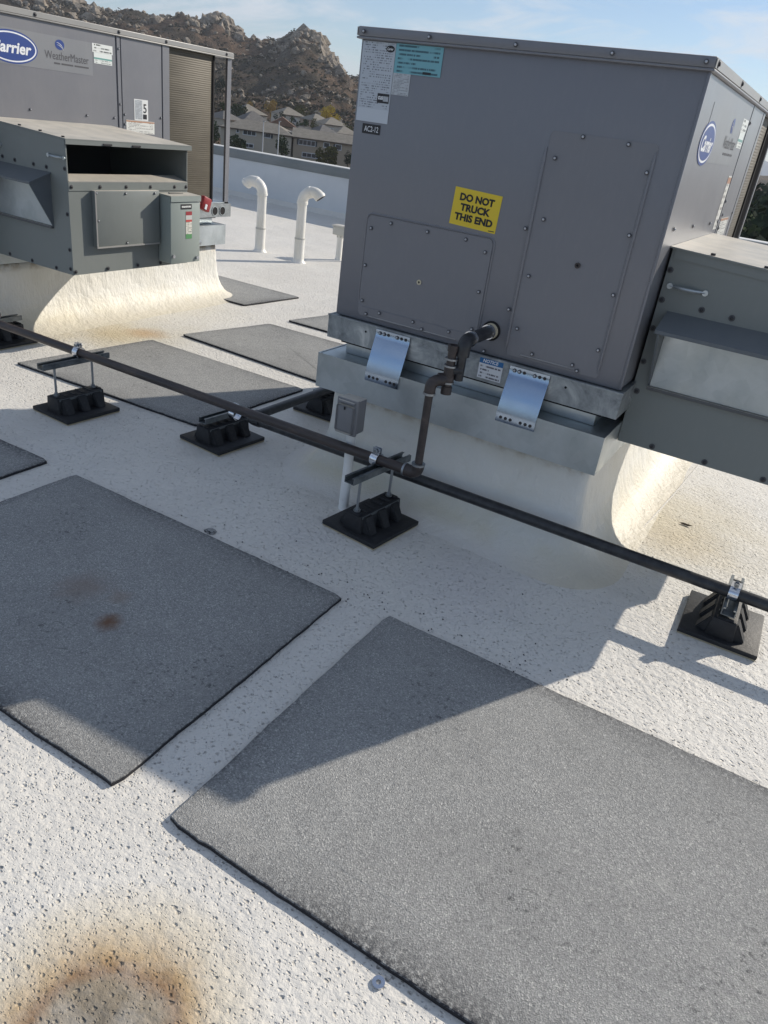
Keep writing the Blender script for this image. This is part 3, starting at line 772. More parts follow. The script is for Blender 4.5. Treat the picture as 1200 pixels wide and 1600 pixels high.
for t_, cz, wd in (('DO NOT', .520, .134), ('TRUCK', .487, .118), ('THIS END', .454, .150)):
    a = R(-2.2); dx = -(cz-.4865)*math.sin(a)
    lettering(uB, t_, 'front', (.538+dx, cz), (wd, .0255), .0016, M['ink'], .05, 0, a, 'lettering', SF)
sticker(uB, 'front', .600, .622, .4262, .4290, .0014, M['lab_black'], 'sticker_code', SF)
o = sticker(uB, 'front', .670, .765, -.083, -.004, .0012, M['lab_notice'], 'notice_sticker', (0, -.025, RAILH))
lettering(uB, 'NOTICE', 'front', (.715, -.0155), (.062, .0125), .0018, M['inkwhite'], .02, .15, 0, 'lettering', (0, -.025, RAILH))

# ------------------------------------------------------------------ curb adapters and flared curbs
def make_adapter(ox, oy, label, straps):
    zt = ZB-.155
    a = empty('curb_adapter', (ox, oy, ZB-.315), label, 'curb adapter', 'galvanized curb adapters')
    Z0 = -(ZB-.315); S = (0, 0, Z0)
    x0, x1, y0, y1 = -.022, 1.200, -.072, 2.14
    f = MB(S)
    f.box(x0, x1, y0, y0+.006, ZB-.300, zt, 0); f.box(x0, x1, y1-.006, y1, ZB-.300, zt); f.box(x0, x0+.006, y0+.006, y1-.006, ZB-.300, zt); f.box(x1-.006, x1, y0+.006, y1-.006, ZB-.300, zt)
    f.box(x0+.006, x1-.006, y0+.006, y1-.006, zt-.008, zt-.002)
    o = f.build('skirt', M['galv'], a)
    f = MB(S); f.box(.05, 1.13, .025, 2.06, zt-.001, ZB-.097, .002); f.build('riser', M['galv'], a)
    f = MB(S); f.box(.03, 1.15, .010, 2.08, ZB-.112, ZB-.0965, .003); f.build('gasket', M['dark'], a)
    if straps:
        for xs0 in (.215, .793):
            prof = [(-.0305, ZB-.006), (-.0305, ZB-.034), (-.034, ZB-.040), (-.078, ZB-.168), (-.0775, ZB-.208), (-.0745, ZB-.208), (-.0745, ZB-.166), (-.031, ZB-.041), (-.0285, ZB-.034), (-.0285, ZB-.006)]
            f = MB(S); f.prism(prof, 'x', xs0, xs0+.155); f.build('tie_strap', M['strap'], a)
            for k in (0, 1, 2, 4.1, 5.1, 6.1):
                hx = xs0+.020+k*.0192
                f = MB(S); f.tube([(hx, -.0306, ZB-.020), (hx, -.0318, ZB-.020)], .0062, 12); f.build('strap_hole', M['screwdark'], a)
                f = MB(S); f.tube([(hx, -.0776, ZB-.190), (hx, -.0788, ZB-.190)], .0062, 12); f.build('strap_hole', M['screwdark'], a)
                if k in (0, 1, 4.1): link('strap_screw', SCR_Y, a, (hx, -.0318, ZB-.020+Z0))
    return a
make_adapter(0, 0, 'galvanized steel curb adapter with two shiny straps under the near air conditioner', True)
make_adapter(A_X, A_Y, 'galvanized steel curb adapter under the far left air conditioner', False)

def make_curb(ox, oy, label):
    x0, x1, y0, y1 = .01, 1.165, .01, 2.09
    prof = [(0.0, .235), (.004, .190), (.012, .152), (.028, .116), (.052, .084), (.085, .056), (.13, .032), (.19, .014), (.26, .004), (.34, .0), (.405, -.004)]
    bm = bmesh.new(); rows = []
    for z, o_ in prof:
        r = .035 + o_*1.0
        row = []
        X0, X1, Y0, Y1 = x0-o_, x1+o_, y0-o_, y1+o_
        def seg(ax, ay, bx, by, n):
            return [(ax+(bx-ax)*i/n, ay+(by-ay)*i/n) for i in range(n)]
        pts = []
        na, nb = 36, 60
        pts += seg(X0+r, Y0, X1-r, Y0, na)
        pts += [(X1-r+r*math.sin(R(90*i/8)), Y0+r-r*math.cos(R(90*i/8))) for i in range(8)]
        pts += seg(X1, Y0+r, X1, Y1-r, nb)
        pts += [(X1-r+r*math.cos(R(90*i/8)), Y1-r+r*math.sin(R(90*i/8))) for i in range(8)]
        pts += seg(X1-r, Y1, X0+r, Y1, na)
        pts += [(X0+r-r*math.sin(R(90*i/8)), Y1-r+r*math.cos(R(90*i/8))) for i in range(8)]
        pts += seg(X0, Y1-r, X0, Y0+r, nb)
        pts += [(X0+r-r*math.cos(R(90*i/8)), Y0+r-r*math.sin(R(90*i/8))) for i in range(8)]
        for (x, y) in pts:
            d = Vector((x-(x0+x1)/2, y-(y0+y1)/2)).normalized()
            k = noise.noise(Vector((x*3+ox, y*3, z*4)))*.012 + noise.noise(Vector((x*14, y*14+ox, z*9)))*.004
            k *= min(1, z/.03)
            ext = noise.noise(Vector((x*2.2+ox, y*2.2, 0)))*.04*(o_/.25)**2
            row.append(bm.verts.new((x+d.x*(k+ext), y+d.y*(k+ext), z - (.002 if z == 0 else 0))))
        rows.append(row)
    N = len(rows[0])
    for a, b_ in zip(rows, rows[1:]):
        for i in range(N): bm.faces.new((a[i], a[(i+1) % N], b_[(i+1) % N], b_[i]))
    bm.faces.new(rows[-1])
    bmesh.ops.recalc_face_normals(bm, faces=bm.faces)
    me = bpy.data.meshes.new('equipment_curb'); bm.to_mesh(me); bm.free(); me.materials.append(M['curb']); me.shade_smooth()
    o = link('equipment_curb', me, None, (ox, oy, 0))
    return tag(o, label, 'curb', 'white foam-coated equipment curbs')
make_curb(0, 0, 'cream white flared foam curb under the near air conditioner, mostly in shade')
make_curb(A_X, A_Y, 'cream white flared foam curb under the far left unit, its side in full sun')

# ------------------------------------------------------------------ pipes
PY, PZ = -.300, .288
g = empty('gas_pipe', (.614, PY, 0), 'brown steel gas pipe running along the roof and rising to the near unit', 'pipe')
S = (-.614, -PY, 0)
MB(S).tube([(-7.5, PY, PZ), (-3, PY, PZ), (.565, PY, PZ)], .0195, 16).build('pipe_run', M['brown'], g)
def elbow_pts(p, d0, d1, r, n=7):
    """bend of radius r at corner p, coming along d0, leaving along d1"""
    p, d0, d1 = Vector(p), Vector(d0), Vector(d1)
    c = p - d0*r + d1*r
    return [c + (-d1)*r*math.cos(R(90*i/n)) + d0*r*math.sin(R(90*i/n)) for i in range(n+1)]
MB(S).tube([(.560, PY, PZ)] + elbow_pts((.614, PY, PZ), (1, 0, 0), (0, 0, 1), .026) + [(.614, PY, PZ+.040)], .0235, 16).build('elbow', M['brown'], g)
for p0, p1 in (((.558, PY, PZ), (.566, PY, PZ)), ((.614, PY, PZ+.034), (.614, PY, PZ+.042))): MB(S).tube([p0, p1], .0255, 16).build('fitting_collar', M['rod'], g)
MB(S).tube([(.614, PY, PZ+.035), (.612, PY, .625)], .0148, 16).build('riser', M['brown'], g)
MB(S).tube([(.612, PY, .600), (.612, PY, .618)] + elbow_pts((.612, PY, .650), (0, 0, 1), (.62, .78, 0), .028) + [(.640, PY+.036, .651)], .0205, 14).build('elbow', M['brown'], g)
MB(S).tube([(.612, PY, .597), (.612, PY, .605)], .0225, 14).build('fitting_collar', M['rod'], g)
MB(S).tube([(.652, -.250, .618), (.652, -.250, .765)], .0160, 14).build('drip_leg', M['brown'], g)
MB(S).hollow((.652, -.250, .755), (.652, -.250, .777), .0195, .013).build('pipe_cap', M['brown'], g)
MB(S).tube([(.652, -.250, .600), (.652, -.250, .628)], .0195, 14).build('pipe_cap', M['brown'], g)
MB(S).tube([(.652, -.250, .700), (.652, -.250, .640)], .0205, 14).tube([(.625, -.275, .655), (.66, -.243, .655)], .0205, 12).build('tee', M['brown'], g)
for z in (.640, .700, .725): MB(S).tube([(.652, -.250, z), (.652, -.250, z+.006)], .0235, 14).build('fitting_collar', M['rod'], g)
MB(S).tube([(.683, -.232, .655), (.683, -.232, .760)], .0165, 14).tube([(.652, -.25, .690), (.690, -.228, .690)], .018, 12).build('down_leg', M['blackpipe'], g)
MB(S).tube([(.683, -.232, .742), (.683, -.232, .760)] + elbow_pts((.683, -.232, .7955), (0, 0, 1), (0, 1, 0), .028) + [(.683, -.185, .7955)], .0245, 14).build('elbow', M['blackpipe'], g)
MB(S).tube([(.683, -.195, .7955), (.683, -.030, .7955)], .0230, 16).build('stub_pipe', M['blackpipe'], g)
MB(S).tube([(.683, -.035, .7955), (.683, .004, .7955)], .0165, 16).build('nipple', M['brown'], g)
for y in (-.190, -.036): MB(S).hollow((.683, y, .7955), (.683, y+.010, .7955), .0275, .0235).build('hose_clamp', M['clamp'], g)
MB(S).hollow((.683, -.006, .7955), (.683, -.001, .7955), .036, .029, 24).build('grommet_rim', M['dark'], g)
MB(S).hollow((.683, -.009, .7955), (.683, -.0015, .7955), .0285, .0165, 24).build('grommet', M['foamcream'], g)

BY_, BZ_ = -.100, .167
c_ = empty('conduit_pipe', (-.345, BY_, 0), 'black pipe under the brown one, bending back behind the near unit', 'pipe')
S2 = (.345, -BY_, 0)
MB(S2).tube([(-.295, BY_, BZ_), (6.5, BY_, BZ_)], .0215, 16).build('pipe_run', M['blackpipe'], c_)
MB(S2).tube([(-.28, BY_, BZ_)] + elbow_pts((-.345, BY_, BZ_), (-1, 0, 0), (0, 1, 0), .035) + [(-.345, BY_+.06, BZ_)], .0255, 16).build('elbow', M['blackpipe'], c_)
MB(S2).tube([(-.345, BY_+.05, BZ_), (-.33, .60, BZ_)], .0215, 16).build('branch_pipe', M['blackpipe'], c_)
MB(S2).tube([(-.33, .59, BZ_), (-.32, .66, BZ_+.03), (-.30, .72, BZ_+.1), (-.30, .72, .45)], .0215, 14).build('branch_riser', M['blackpipe'], c_) if False else MB(S2).tube([(-.33, .59, BZ_), (-.31, .635, BZ_), (-.25, .655, BZ_), (-.12, .66, BZ_)], .0215, 14).build('branch_end', M['blackpipe'], c_)

# ------------------------------------------------------------------ pipe supports
def make_support(x, y, rot, label, tall, clampx, pipe_y, pipe_z, pr, stripe=True):
    s = empty('pipe_support', (x, y, 0), label, 'pipe support', 'black rubber pipe supports')
    s.rotation_euler = (0, 0, rot)
    hx, hy = .128, .146
    b = MB(); b.box(-hx, hx, -hy, hy, .001, .006); b.build('foam_pad', M['pad'], s)
    b = MB(); b.box(-hx-.002, hx+.002, -hy-.002, hy+.002, .0065, .024, .003); b.build('foot_plate', M['rubber'], s)
    b = MB(); T = .098
    b.prism([(-.046, .0235), (.046, .0235), (.038, T), (-.038, T)], 'y', -.128, .128, .003)
    b.build('block', M['rubber'], s)
    for sx in (-1, 1):
        for k in (-1, 0, 1):
            b = MB(); cy = k*.086
            ys_ = [(cy-.032, 1), (cy-.018, .8), (cy, .72), (cy+.018, .8), (cy+.032, 1)]
            pts = [(cy-.030, .0235), (cy+.030, .0235), (cy+.026, T-.006), (cy-.026, T-.006)]
            t = bmesh.new()
            lo = [t.verts.new((sx*.036, yy, zz)) for yy, zz in pts]
            oo = [t.verts.new((sx*(.082 if zz < .05 else .0435), yy + (0 if zz > .05 else (cy-yy)*.30), zz)) for yy, zz in pts]
            t.faces.new(lo); t.faces.new(oo)
            for i in range(4): t.faces.new((lo[i], lo[(i+1) % 4], oo[(i+1) % 4], oo[i]))
            bmesh.ops.recalc_face_normals(t, faces=t.faces)
            bmesh.ops.bevel(t, geom=t.edges[:], offset=.004, segments=2, affect='EDGES')
            b.merge(t); b.build('buttress', M['rubber'], s)
    # raised lugs on top
    for k in range(6):
        b = MB(); yy = -.115 + k*.046; b.box(-.028, .028, yy-.011, yy+.011, T-.001, T+.005, .003, 1); b.build('lug', M['rubber'], s)
    if stripe:
        sh = sticker(s, 'side', -.118, .118, T-.020, T-.003, .0395, M['lab_tire'], 'moulded_label_strip')
    def strut(z0, y0, y1):
        f = MB(); w_, h_ = .0225, .026
        f.box(-w_, w_, y0, y1, z0, z0+.003); f.box(-w_, -w_+.003, y0, y1, z0+.003, z0+h_); f.box(w_-.003, w_, y0, y1, z0+.003, z0+h_)
        f.box(-w_+.003, -w_+.010, y0, y1, z0+h_-.003, z0+h_); f.box(w_-.010, w_-.003, y0, y1, z0+h_-.003, z0+h_)
        f.build('strut_channel', M['strut'], s)
        return z0+h_
    py = pipe_y - y
    if tall:
        zt = pipe_z - pr - .027
        top = strut(zt, -.175, .185)
        for yy in (-.105, .098):
            f = MB(); f.tube([(0, yy, T), (0, yy, zt+.012)], .0055, 8)
            f.tube([(0, yy, T+.005), (0, yy, T+.012)], .014, 8); f.tube([(0, yy, T+.012), (0, yy, T+.02)], .009, 6)
            f.tube([(0, yy, zt-.007), (0, yy, zt)], .010, 6); f.tube([(0, yy, zt+.003), (0, yy, zt+.012)], .010, 6)
            f.build('threaded_rod', M['rod'], s)
    else:
        top = strut(pipe_z - pr - .0275, -.130, .135)
    # pipe clamp: two half straps with a bolt on top
    cx = clampx
    f = MB()
    for sgn in (-1, 1):
        pts = arc((cx, py, pipe_z), R(90-sgn*14), R(90-sgn*172), pr+.003, (0, 1, 0), (0, 0, 1), 12)
        inner = [Vector(p) for p in pts]
        t = bmesh.new(); prev = None
        for p in inner:
            n_ = (p - Vector((cx, py, pipe_z))).normalized()*.0028
            ring = [t.verts.new(p + Vector((dx, 0, 0)) + nn) for dx, nn in ((-.016, Vector()), (.016, Vector()), (.016, n_), (-.016, n_))]
            if prev:
                for i in range(4): t.faces.new((prev[i], prev[(i+1) % 4], ring[(i+1) % 4], ring[i]))
            else: t.faces.new(ring)
            prev = ring
        t.faces.new(prev); bmesh.ops.recalc_face_normals(t, faces=t.faces); f.merge(t)
        f.box(cx-.016, cx+.016, py+sgn*.006-.0015, py+sgn*.006+.0015, pipe_z+pr+.001, pipe_z+pr+.026, 0)
    f.build('pipe_clamp', M['clamp'], s)
    f = MB(); zb = pipe_z+pr+.015
    f.tube([(cx, py-.018, zb), (cx, py+.018, zb)], .004, 8); f.tube([(cx, py-.018, zb), (cx, py-.0125, zb)], .0085, 6); f.tube([(cx, py+.0125, zb), (cx, py+.017, zb)], .0085, 6)
    f.build('clamp_bolt', M['rod'], s)
    return s
make_support(-1.215, -.330, -.05, 'tall black pipe support on threaded rods, standing by the left walk pad', True, .0, PY, PZ, .0205)
make_support(.450, -.300, -.12, 'tall black pipe support on threaded rods, below the rising brown pipe', True, -.015, PY, PZ, .0205)
make_support(-.510, -.085, -.09, 'low black pipe support between the two tall ones, clamping the black pipe', False, .09, BY_, BZ_, .0215)
make_support(1.765, -.052, .02, 'low black pipe support in full sun at the right edge', False, -.005, BY_, BZ_, .0215)
make_support(-.400, .640, 0, 'black pipe support half hidden behind the end of the curb adapter', False, .06, .66, BZ_, .0215, False)
make_support(-2.330, .060, 0, 'black pipe support at the left edge in front of the far curb', False, .0, .04, BZ_, .0215, False)

# condensate line carried by the leftmost support
o = MB().tube([(-1.5, 0, 0), (0.04, 0, 0)], .0215, 14).build('short_pipe', M['blackpipe'], None, (-2.36, .04, BZ_)); tag(o, 'short black pipe end lying on the support at the left edge', 'pipe')

# ------------------------------------------------------------------ switch box on white post
j = empty('weatherproof_switch', (.290, -.255, 0), 'grey weatherproof switch box on a white painted post before the near curb', 'switch box')
MB((-.290, .255, 0)).tube([(.292, -.250, -.002), (.288, -.255, .012), (.289, -.256, .2), (.290, -.262, .345)], [.030, .0205, .0190, .0190], 14).build('post', M['whitepost'], j)
f = MB((-.290, .255, 0)); f.box(.248, .336, -.300, -.246, .354, .490, .006); f.build('box_body', M['jbox'], j)
f = MB((-.290, .255, 0)); f.box(.244, .340, -.318, -.3005, .348, .495, .008, 3); f.build('cover', M['jbox'], j)
f = MB((-.290, .255, 0)); f.box(.252, .330, -.328, -.3182, .358, .470, .012, 3); f.tube([(.256, -.322, .48), (.328, -.322, .48)], .006, 8); f.build('flip_lid', M['jbox'], j)
f = MB((-.290, .255, 0)); f.box(.286, .292, -.3305, -.3285, .452, .464); f.build('latch', M['dark'], j)
f = MB((-.290, .255, 0)); f.tube([(.290, -.262, .340), (.290, -.262, .356)], .023, 12); f.build('hub', M['jbox'], j)

# ------------------------------------------------------------------ PVC vents
def vent(x, y, h, dirv, label):
    v = empty('vent_pipe', (x, y, 0), label, 'vent pipe', 'white gooseneck vent pipes')
    r = .048
    MB().tube([(0, 0, -.002), (0, 0, .02), (0, 0, .05), (0, 0, .24)], [r+.035, r+.012, r+.005, r+.005], 20).build('sleeve', M['pvc'], v)
    MB().tube([(0, 0, .23), (0, 0, h-.12)], r, 20).build('stack', M['pvc'], v)
    MB().tube([(0, 0, .232), (0, 0, .246)], r+.007, 20).build('collar', M['jpale'], v)
    d = Vector(dirv).normalized()
    c = d*.105 + Vector((0, 0, h-.115))
    pts = [c + (-d*math.cos(t) + Vector((0, 0, 1))*math.sin(t))*.105 for t in [R(-4)+R(150)*i/14 for i in range(15)]]
    rs = [r*1.1]*15
    b = MB(); b.tube(pts, rs, 20, False); b.build('gooseneck', M['pvc'], v)
    MB().tube([pts[-1]-(pts[-1]-pts[-2]).normalized()*.002, pts[-1]-(pts[-1]-pts[-2]).normalized()*.0018], r*1.02, 16).build('outlet', M['dark'], v)
    for i in (0, 7, 13):
        dd = (pts[i+1]-pts[i]).normalized(); MB().tube([pts[i]-dd*.011, pts[i]+dd*.011], r*1.19, 20).build('socket_ring', M['pvc'], v)
    return v
vent(-3.655, 4.075, .700, (-.95, -.25, 0), 'white gooseneck vent pipe curving left, nearer the far left unit')
vent(-3.09, 4.01, .705, (.93, .25, 0), 'white gooseneck vent pipe curving right, nearer the large unit')
q = empty('roof_outlet', (-2.98, 4.60, 0), 'pale square outlet box on a short white post beside the large unit', 'outlet box')
MB().tube([(0, 0, -.002), (0, 0, .02), (0, 0, .26)], [.05, .034, .032], 14).build('post', M['pvc'], q)
MB().box(-.075, .075, -.05, .05, .26, .345, .006).build('box_body', M['jpale'], q)
MB().box(-.085, .085, -.06, .06, .346, .362, .004).build('box_lid', M['jpale'], q)
MB().box(-.03, .03, -.03, .03, .235, .262, .003).build('hub', M['jpale'], q)
MB().tube([(.10, .02, -.002), (.10, .02, .26), (.10, .02, .40)], .018, 10).build('conduit', M['pvc'], q)

# ------------------------------------------------------------------ the country beyond
def at(u, v, d):
    q = Vector(((u-600)/FPX, (v-800)/FPX, 1)); w_ = right*q.x + down*q.y + fwd*q.z
    return CAM + w_ * (d / math.hypot(w_.x, w_.y))

ridge_px = [(-500, -60, 700), (-200, -30, 700), (0, -6, 700), (60, 0, 700), (100, 8, 700), (140, 18, 700), (175, 24, 710), (215, 22, 720), (245, 26, 730), (270, 20, 740), (290, 22, 745), (315, 32, 750), (335, 28, 750), (350, 30, 750),
            (365, 45, 740), (385, 58, 720), (410, 66, 690), (425, 68, 665), (445, 60, 640), (455, 52, 630), (470, 47, 620), (485, 53, 620), (500, 60, 615), (505, 78, 610), (520, 95, 600), (530, 110, 595), (540, 119, 590), (546, 122, 600), (555, 121, 640), (563, 117, 660), (590, 125, 680), (650, 140, 700), (720, 165, 720), (800, 190, 760), (880, 214, 800), (1000, 241, 900), (1150, 268, 1000), (1400, 306, 1000)]
ridge = []
for u_, v_, d_ in ridge_px:
    p = at(u_, v_, d_) - CAM
    ridge.append((math.atan2(p.y, p.x), p.z/d_, d_))
ridge.sort()
def ridge_at(a):
    if a <= ridge[0][0]: return ridge[0][1:]
    if a >= ridge[-1][0]: return ridge[-1][1:]
    for i in range(len(ridge)-1):
        if ridge[i][0] <= a <= ridge[i+1][0]:
            t = (a-ridge[i][0])/(ridge[i+1][0]-ridge[i][0])
            return tuple(ridge[i][k]*(1-t)+ridge[i+1][k]*t for k in (1, 2))
def low_ground(r):
    pts = [(0, -10.7), (205, -10.7), (240, -9.2), (290, -6.5), (330, -3.0), (400, 3.0), (700, 6), (2000, 6)]
    for (r0, z0), (r1, z1) in zip(pts, pts[1:]):
        if r <= r1: return z0+(z1-z0)*(r-r0)/(r1-r0)
    return pts[-1][1]
def sm(t): t = max(0, min(1, t)); return t*t*(3-2*t)
def terrain(a, r):
    e_, D = ridge_at(a)
    zr = CAM.z + D*e_
    fade = sm((a-math.radians(97))/math.radians(14))   # the hill country lies to the left; the right opens out
    lg = low_ground(r)*fade + (-11 - r*.004)*(1-fade)
    if r < 290: z = lg
    elif r < D:
        s = (r-290)/(D-290); base = low_ground(290)*fade + (-12)*(1-fade)
        z = base + (zr-base)*(.62*s**1.1 + .38*sm(s)**2.2)
    else: z = zr - (r-D)*.22
    x, y = CAM.x + r*math.cos(a), CAM.y + r*math.sin(a)
    s = sm((r-300)/120)*(1 if r < D-25 else max(.25, 1-abs(r-D+25)/60))
    k = noise.fractal(Vector((x/45, y/45, 1.3)), 1.0, 2.0, 6)*7 + noise.fractal(Vector((x/13, y/13, 7.1)), .8, 2.1, 5)*2.2
    z += k*s*(.35 + .65*fade)
    return max(z, -13)
na, = (520,)
a0, a1 = math.radians(60), math.radians(172)
rs_ = [r for r in (0.0,)] and [12, 40, 80, 120, 160, 200, 230, 260] + [280+i*4.5 for i in range(122)] + [840, 900, 1000]
verts = []; faces = []
for i in range(na+1):
    a = a0+(a1-a0)*i/na
    for r in rs_: verts.append((CAM.x + r*math.cos(a), CAM.y + r*math.sin(a), terrain(a, r)))
nr = len(rs_)
for i in range(na):
    for j_ in range(nr-1):
        k = i*nr+j_; faces.append((k, k+nr, k+nr+1, k+1))
me = bpy.data.meshes.new('rocky_hills'); me.from_pydata(verts, [], faces)
m = Mat('scrub_and_rock', (.1, .08, .06), .95, 0, .1)
big = m.noise(.018, 7, .62); mid = m.noise(.09, 8, .68, dist=.7); fine = m.noise(.55, 6, .7)
c = m.ramp(mid, (.30, (.040, .034, .025)), (.44, (.078, .054, .038)), (.56, (.135, .088, .058)), (.70, (.18, .13, .09)))
c = m.mix(m.gray(big, .44, .60, 0, .75), c, m.ramp(fine, (.35, (.028, .030, .024)), (.6, (.06, .055, .042))))
v = m.n('ShaderNodeTexVoronoi'); v.inputs['Scale'].default_value = .22; m.l(m.vec, v.inputs['Vector'])
geo = m.n('ShaderNodeNewGeometry'); sz = m.n('ShaderNodeSeparateXYZ'); m.l(geo.outputs['Normal'], sz.inputs[0])
rock = m.math('MULTIPLY', m.gray(sz.outputs['Z'], .62, .85, 1, 0), m.gray(m.noise(.12, 6, .65), .40, .55))
c = m.mix(rock, c, m.ramp(fine, (.3, (.10, .09, .08)), (.7, (.26, .235, .205))))
m.color(c); m.bump(fine, .9, 2.0); me.materials.append(m.m); me.shade_smooth()
tag(link('rocky_hills', me), kind='structure')

# valley floor to the horizon
m = Mat('valley_floor', (.08, .075, .055), .95, 0, .1)
m.color(m.ramp(m.noise(.02, 8, .65), (.35, (.035, .042, .026)), (.5, (.07, .066, .046)), (.65, (.13, .115, .085))))
N = 96
vv = [(0, 0, -13.5)] + [(math.cos(2*math.pi*k/N)*9000, math.sin(2*math.pi*k/N)*9000, -13.5) for k in range(N)]
me = bpy.data.meshes.new('valley_floor'); me.from_pydata(vv, [], [(0, k+1, (k+1) % N+1) for k in range(N)]); me.materials.append(m.m)
tag(link('valley_floor', me), kind='structure')
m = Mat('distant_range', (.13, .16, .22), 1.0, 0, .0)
m.color(m.ramp(m.noise(.004, 6, .6), (.3, (.11, .14, .20)), (.7, (.17, .20, .255))))  # blue of the far haze painted into the hills' colour
vs_, fs_ = [], []
n_ = 160
for i in range(n_+1):
    a = math.radians(20 + 100*i/n_); h = 62 + 60*noise.fractal(Vector((a*7, 3, 0)), 1, 2, 4)
    for d_, z in ((3600, -14), (4100, h*.5), (4500, max(15, h)), (5200, -14)): vs_.append((d_*math.cos(a), d_*math.sin(a), z))
for i in range(n_):
    for k in range(3): fs_.append((i*4+k, i*4+k+1, i*4+k+5, i*4+k+4))
me = bpy.data.meshes.new('distant_range'); me.from_pydata(vs_, [], fs_); me.materials.append(m.m); me.shade_smooth()
tag(link('distant_range', me), kind='structure')

# boulders strewn over the hill: one mass
ico = bmesh.new(); bmesh.ops.create_icosphere(ico, subdivisions=1, radius=1)
iv = [v.co.copy() for v in ico.verts]; if_ = [[v.index for v in f.verts] for f in ico.faces]; ico.free()
rnd = random.Random(11)
BV, BF = [], []
def boulder(x, y, z, s):
    rx = Matrix.Rotation(rnd.random()*6.28, 3, 'Z') @ Matrix.Rotation(rnd.uniform(-.5, .5), 3, 'X')
    sc_ = Vector((s*rnd.uniform(.7, 1.3), s*rnd.uniform(.7, 1.2), s*rnd.uniform(.6, 1.15))); o_ = len(BV); sd = rnd.random()*90
    for p in iv:
        k = 1 + noise.noise(p*1.3 + Vector((sd, 0, 0)))*.5
        q_ = rx @ Vector((p.x*sc_.x*k, p.y*sc_.y*k, p.z*sc_.z*k)); BV.append((x+q_.x, y+q_.y, z+q_.z))
    for f_ in if_: BF.append([o_+i for i in f_])
def az_px(u_): 
    p = at(u_, 100, 600)-CAM; return math.atan2(p.y, p.x)
aL, aR = az_px(0), az_px(600)
cnt = 0
while cnt < 1300:
    a = rnd.uniform(aR, aL); r = rnd.uniform(330, 760)
    e_, D = ridge_at(a)
    if r > D-2: continue
    x, y = CAM.x+r*math.cos(a), CAM.y+r*math.sin(a); z = terrain(a, r)
    s = (r-300)/(D-300)
    cl = noise.fractal(Vector((x/40, y/40, 5)), 1, 2, 3)
    dens = .08 + 1.1*max(0, cl) + (.25 if s > .7 else 0)
    if rnd.random() > dens: continue
    size = rnd.choice((.6, .8, 1.1, 1.7)) * (1.3 if s > .7 else 1.0) * rnd.uniform(.7, 1.3)
    boulder(x, y, z+size*.2, size); cnt += 1
# crags along the two summits
for ua, ub, n_ in ((478, 548, 150), (455, 485, 26), (325, 372, 70), (230, 325, 40), (60, 160, 80)):
    for _ in range(n_):
        u_ = rnd.uniform(ua, ub); a = az_px(u_); e_, D = ridge_at(a); r = D - 2 - abs(rnd.gauss(0, 30)); 
        x, y = CAM.x+r*math.cos(a), CAM.y+r*math.sin(a); sz_ = rnd.choice((1.5, 2.4, 3.6, 5.2, 6.5))*rnd.uniform(.8, 1.1)
        boulder(x, y, terrain(a, r)+sz_*rnd.uniform(-.65, -.1), sz_)
me = bpy.data.meshes.new('hillside_boulders'); me.from_pydata(BV, [], BF)
m = Mat('granite', (.26, .24, .21), .95, 0, .1)
c = m.ramp(m.noise(.35, 7, .7), (.3, (.13, .11, .09)), (.5, (.27, .23, .185)), (.7, (.44, .385, .32)))
m.color(c); m.bump(m.noise(1.2, 5, .6), .8, .8); me.materials.append(m.m)
for p in me.polygons: p.use_smooth = False
o = link('hillside_boulders', me); tag(o, 'pale granite boulders scattered all over the brown hillside', 'boulders', kind='stuff')

# dark scrub clumps
SV, SF_ = [], []
cnt = 0
while cnt < 5000:
    a = rnd.uniform(aR, aL); r = rnd.uniform(300, 750); e_, D = ridge_at(a)
    if r > D-1: continue
    x, y = CAM.x+r*math.cos(a), CAM.y+r*math.sin(a)
    if rnd.random() > .15 + 1.1*max(0, noise.fractal(Vector((x/45, y/45, 15)), 1, 2, 3)+.1): continue
    z = terrain(a, r); s = rnd.uniform(.6, 1.6)
    for _ in range(5):
        dx, dy, dz = rnd.gauss(0, s*.5), rnd.gauss(0, s*.5), rnd.uniform(0, s*.8); t = s*.6; o_ = len(SV)
        ax_ = Vector((rnd.gauss(0, 1), rnd.gauss(0, 1), rnd.gauss(0, .5))).normalized(); bx_ = ax_.orthogonal().normalized()
        for p in (ax_, bx_, -ax_*.8, -bx_): SV.append((x+dx+p.x*t, y+dy+p.y*t, z+dz+p.z*t*.7+.3))
        SF_.append((o_, o_+1, o_+2, o_+3))
    cnt += 1
me = bpy.data.meshes.new('hillside_scrub'); me.from_pydata(SV, [], SF_)
m = Mat('scrub', (.04, .04, .025), .95, 0, .1); m.color(m.ramp(m.noise(.08, 5, .7), (.3, (.028, .032, .020)), (.5, (.05, .045, .030)), (.68, (.10, .075, .045)))); me.materials.append(m.m)
o = link('hillside_scrub', me); tag(o, 'low dark scrub bushes covering the brown hillside', 'scrub', kind='stuff')

# ---- trees
def leaf_mat(name, cols):
    m = Mat(name, cols[0], .9, 0, .1)
    m.color(m.ramp(m.noise(.9, 4, .7), (.32, cols[0]), (.5, cols[1]), (.68, cols[2])))
    m.b.inputs['Subsurface Weight'].default_value = 0
    return m.m
LEAF = {'yellow': leaf_mat('yellow_leaves', ((.30, .21, .03), (.48, .35, .05), (.60, .46, .09))),
        'orange': leaf_mat('orange_leaves', ((.24, .15, .05), (.36, .24, .07), (.45, .31, .10))),
        'green': leaf_mat('green_leaves', ((.018, .030, .012), (.035, .055, .022), (.06, .085, .035))),
        'olive': leaf_mat('olive_leaves', ((.045, .05, .018), (.085, .085, .030), (.14, .13, .05))),
        'dark': leaf_mat('dark_leaves', ((.010, .019, .012), (.02, .034, .02), (.035, .052, .030)))}
M['bark'] = Mat('bark', (.09, .07, .05), .9).m
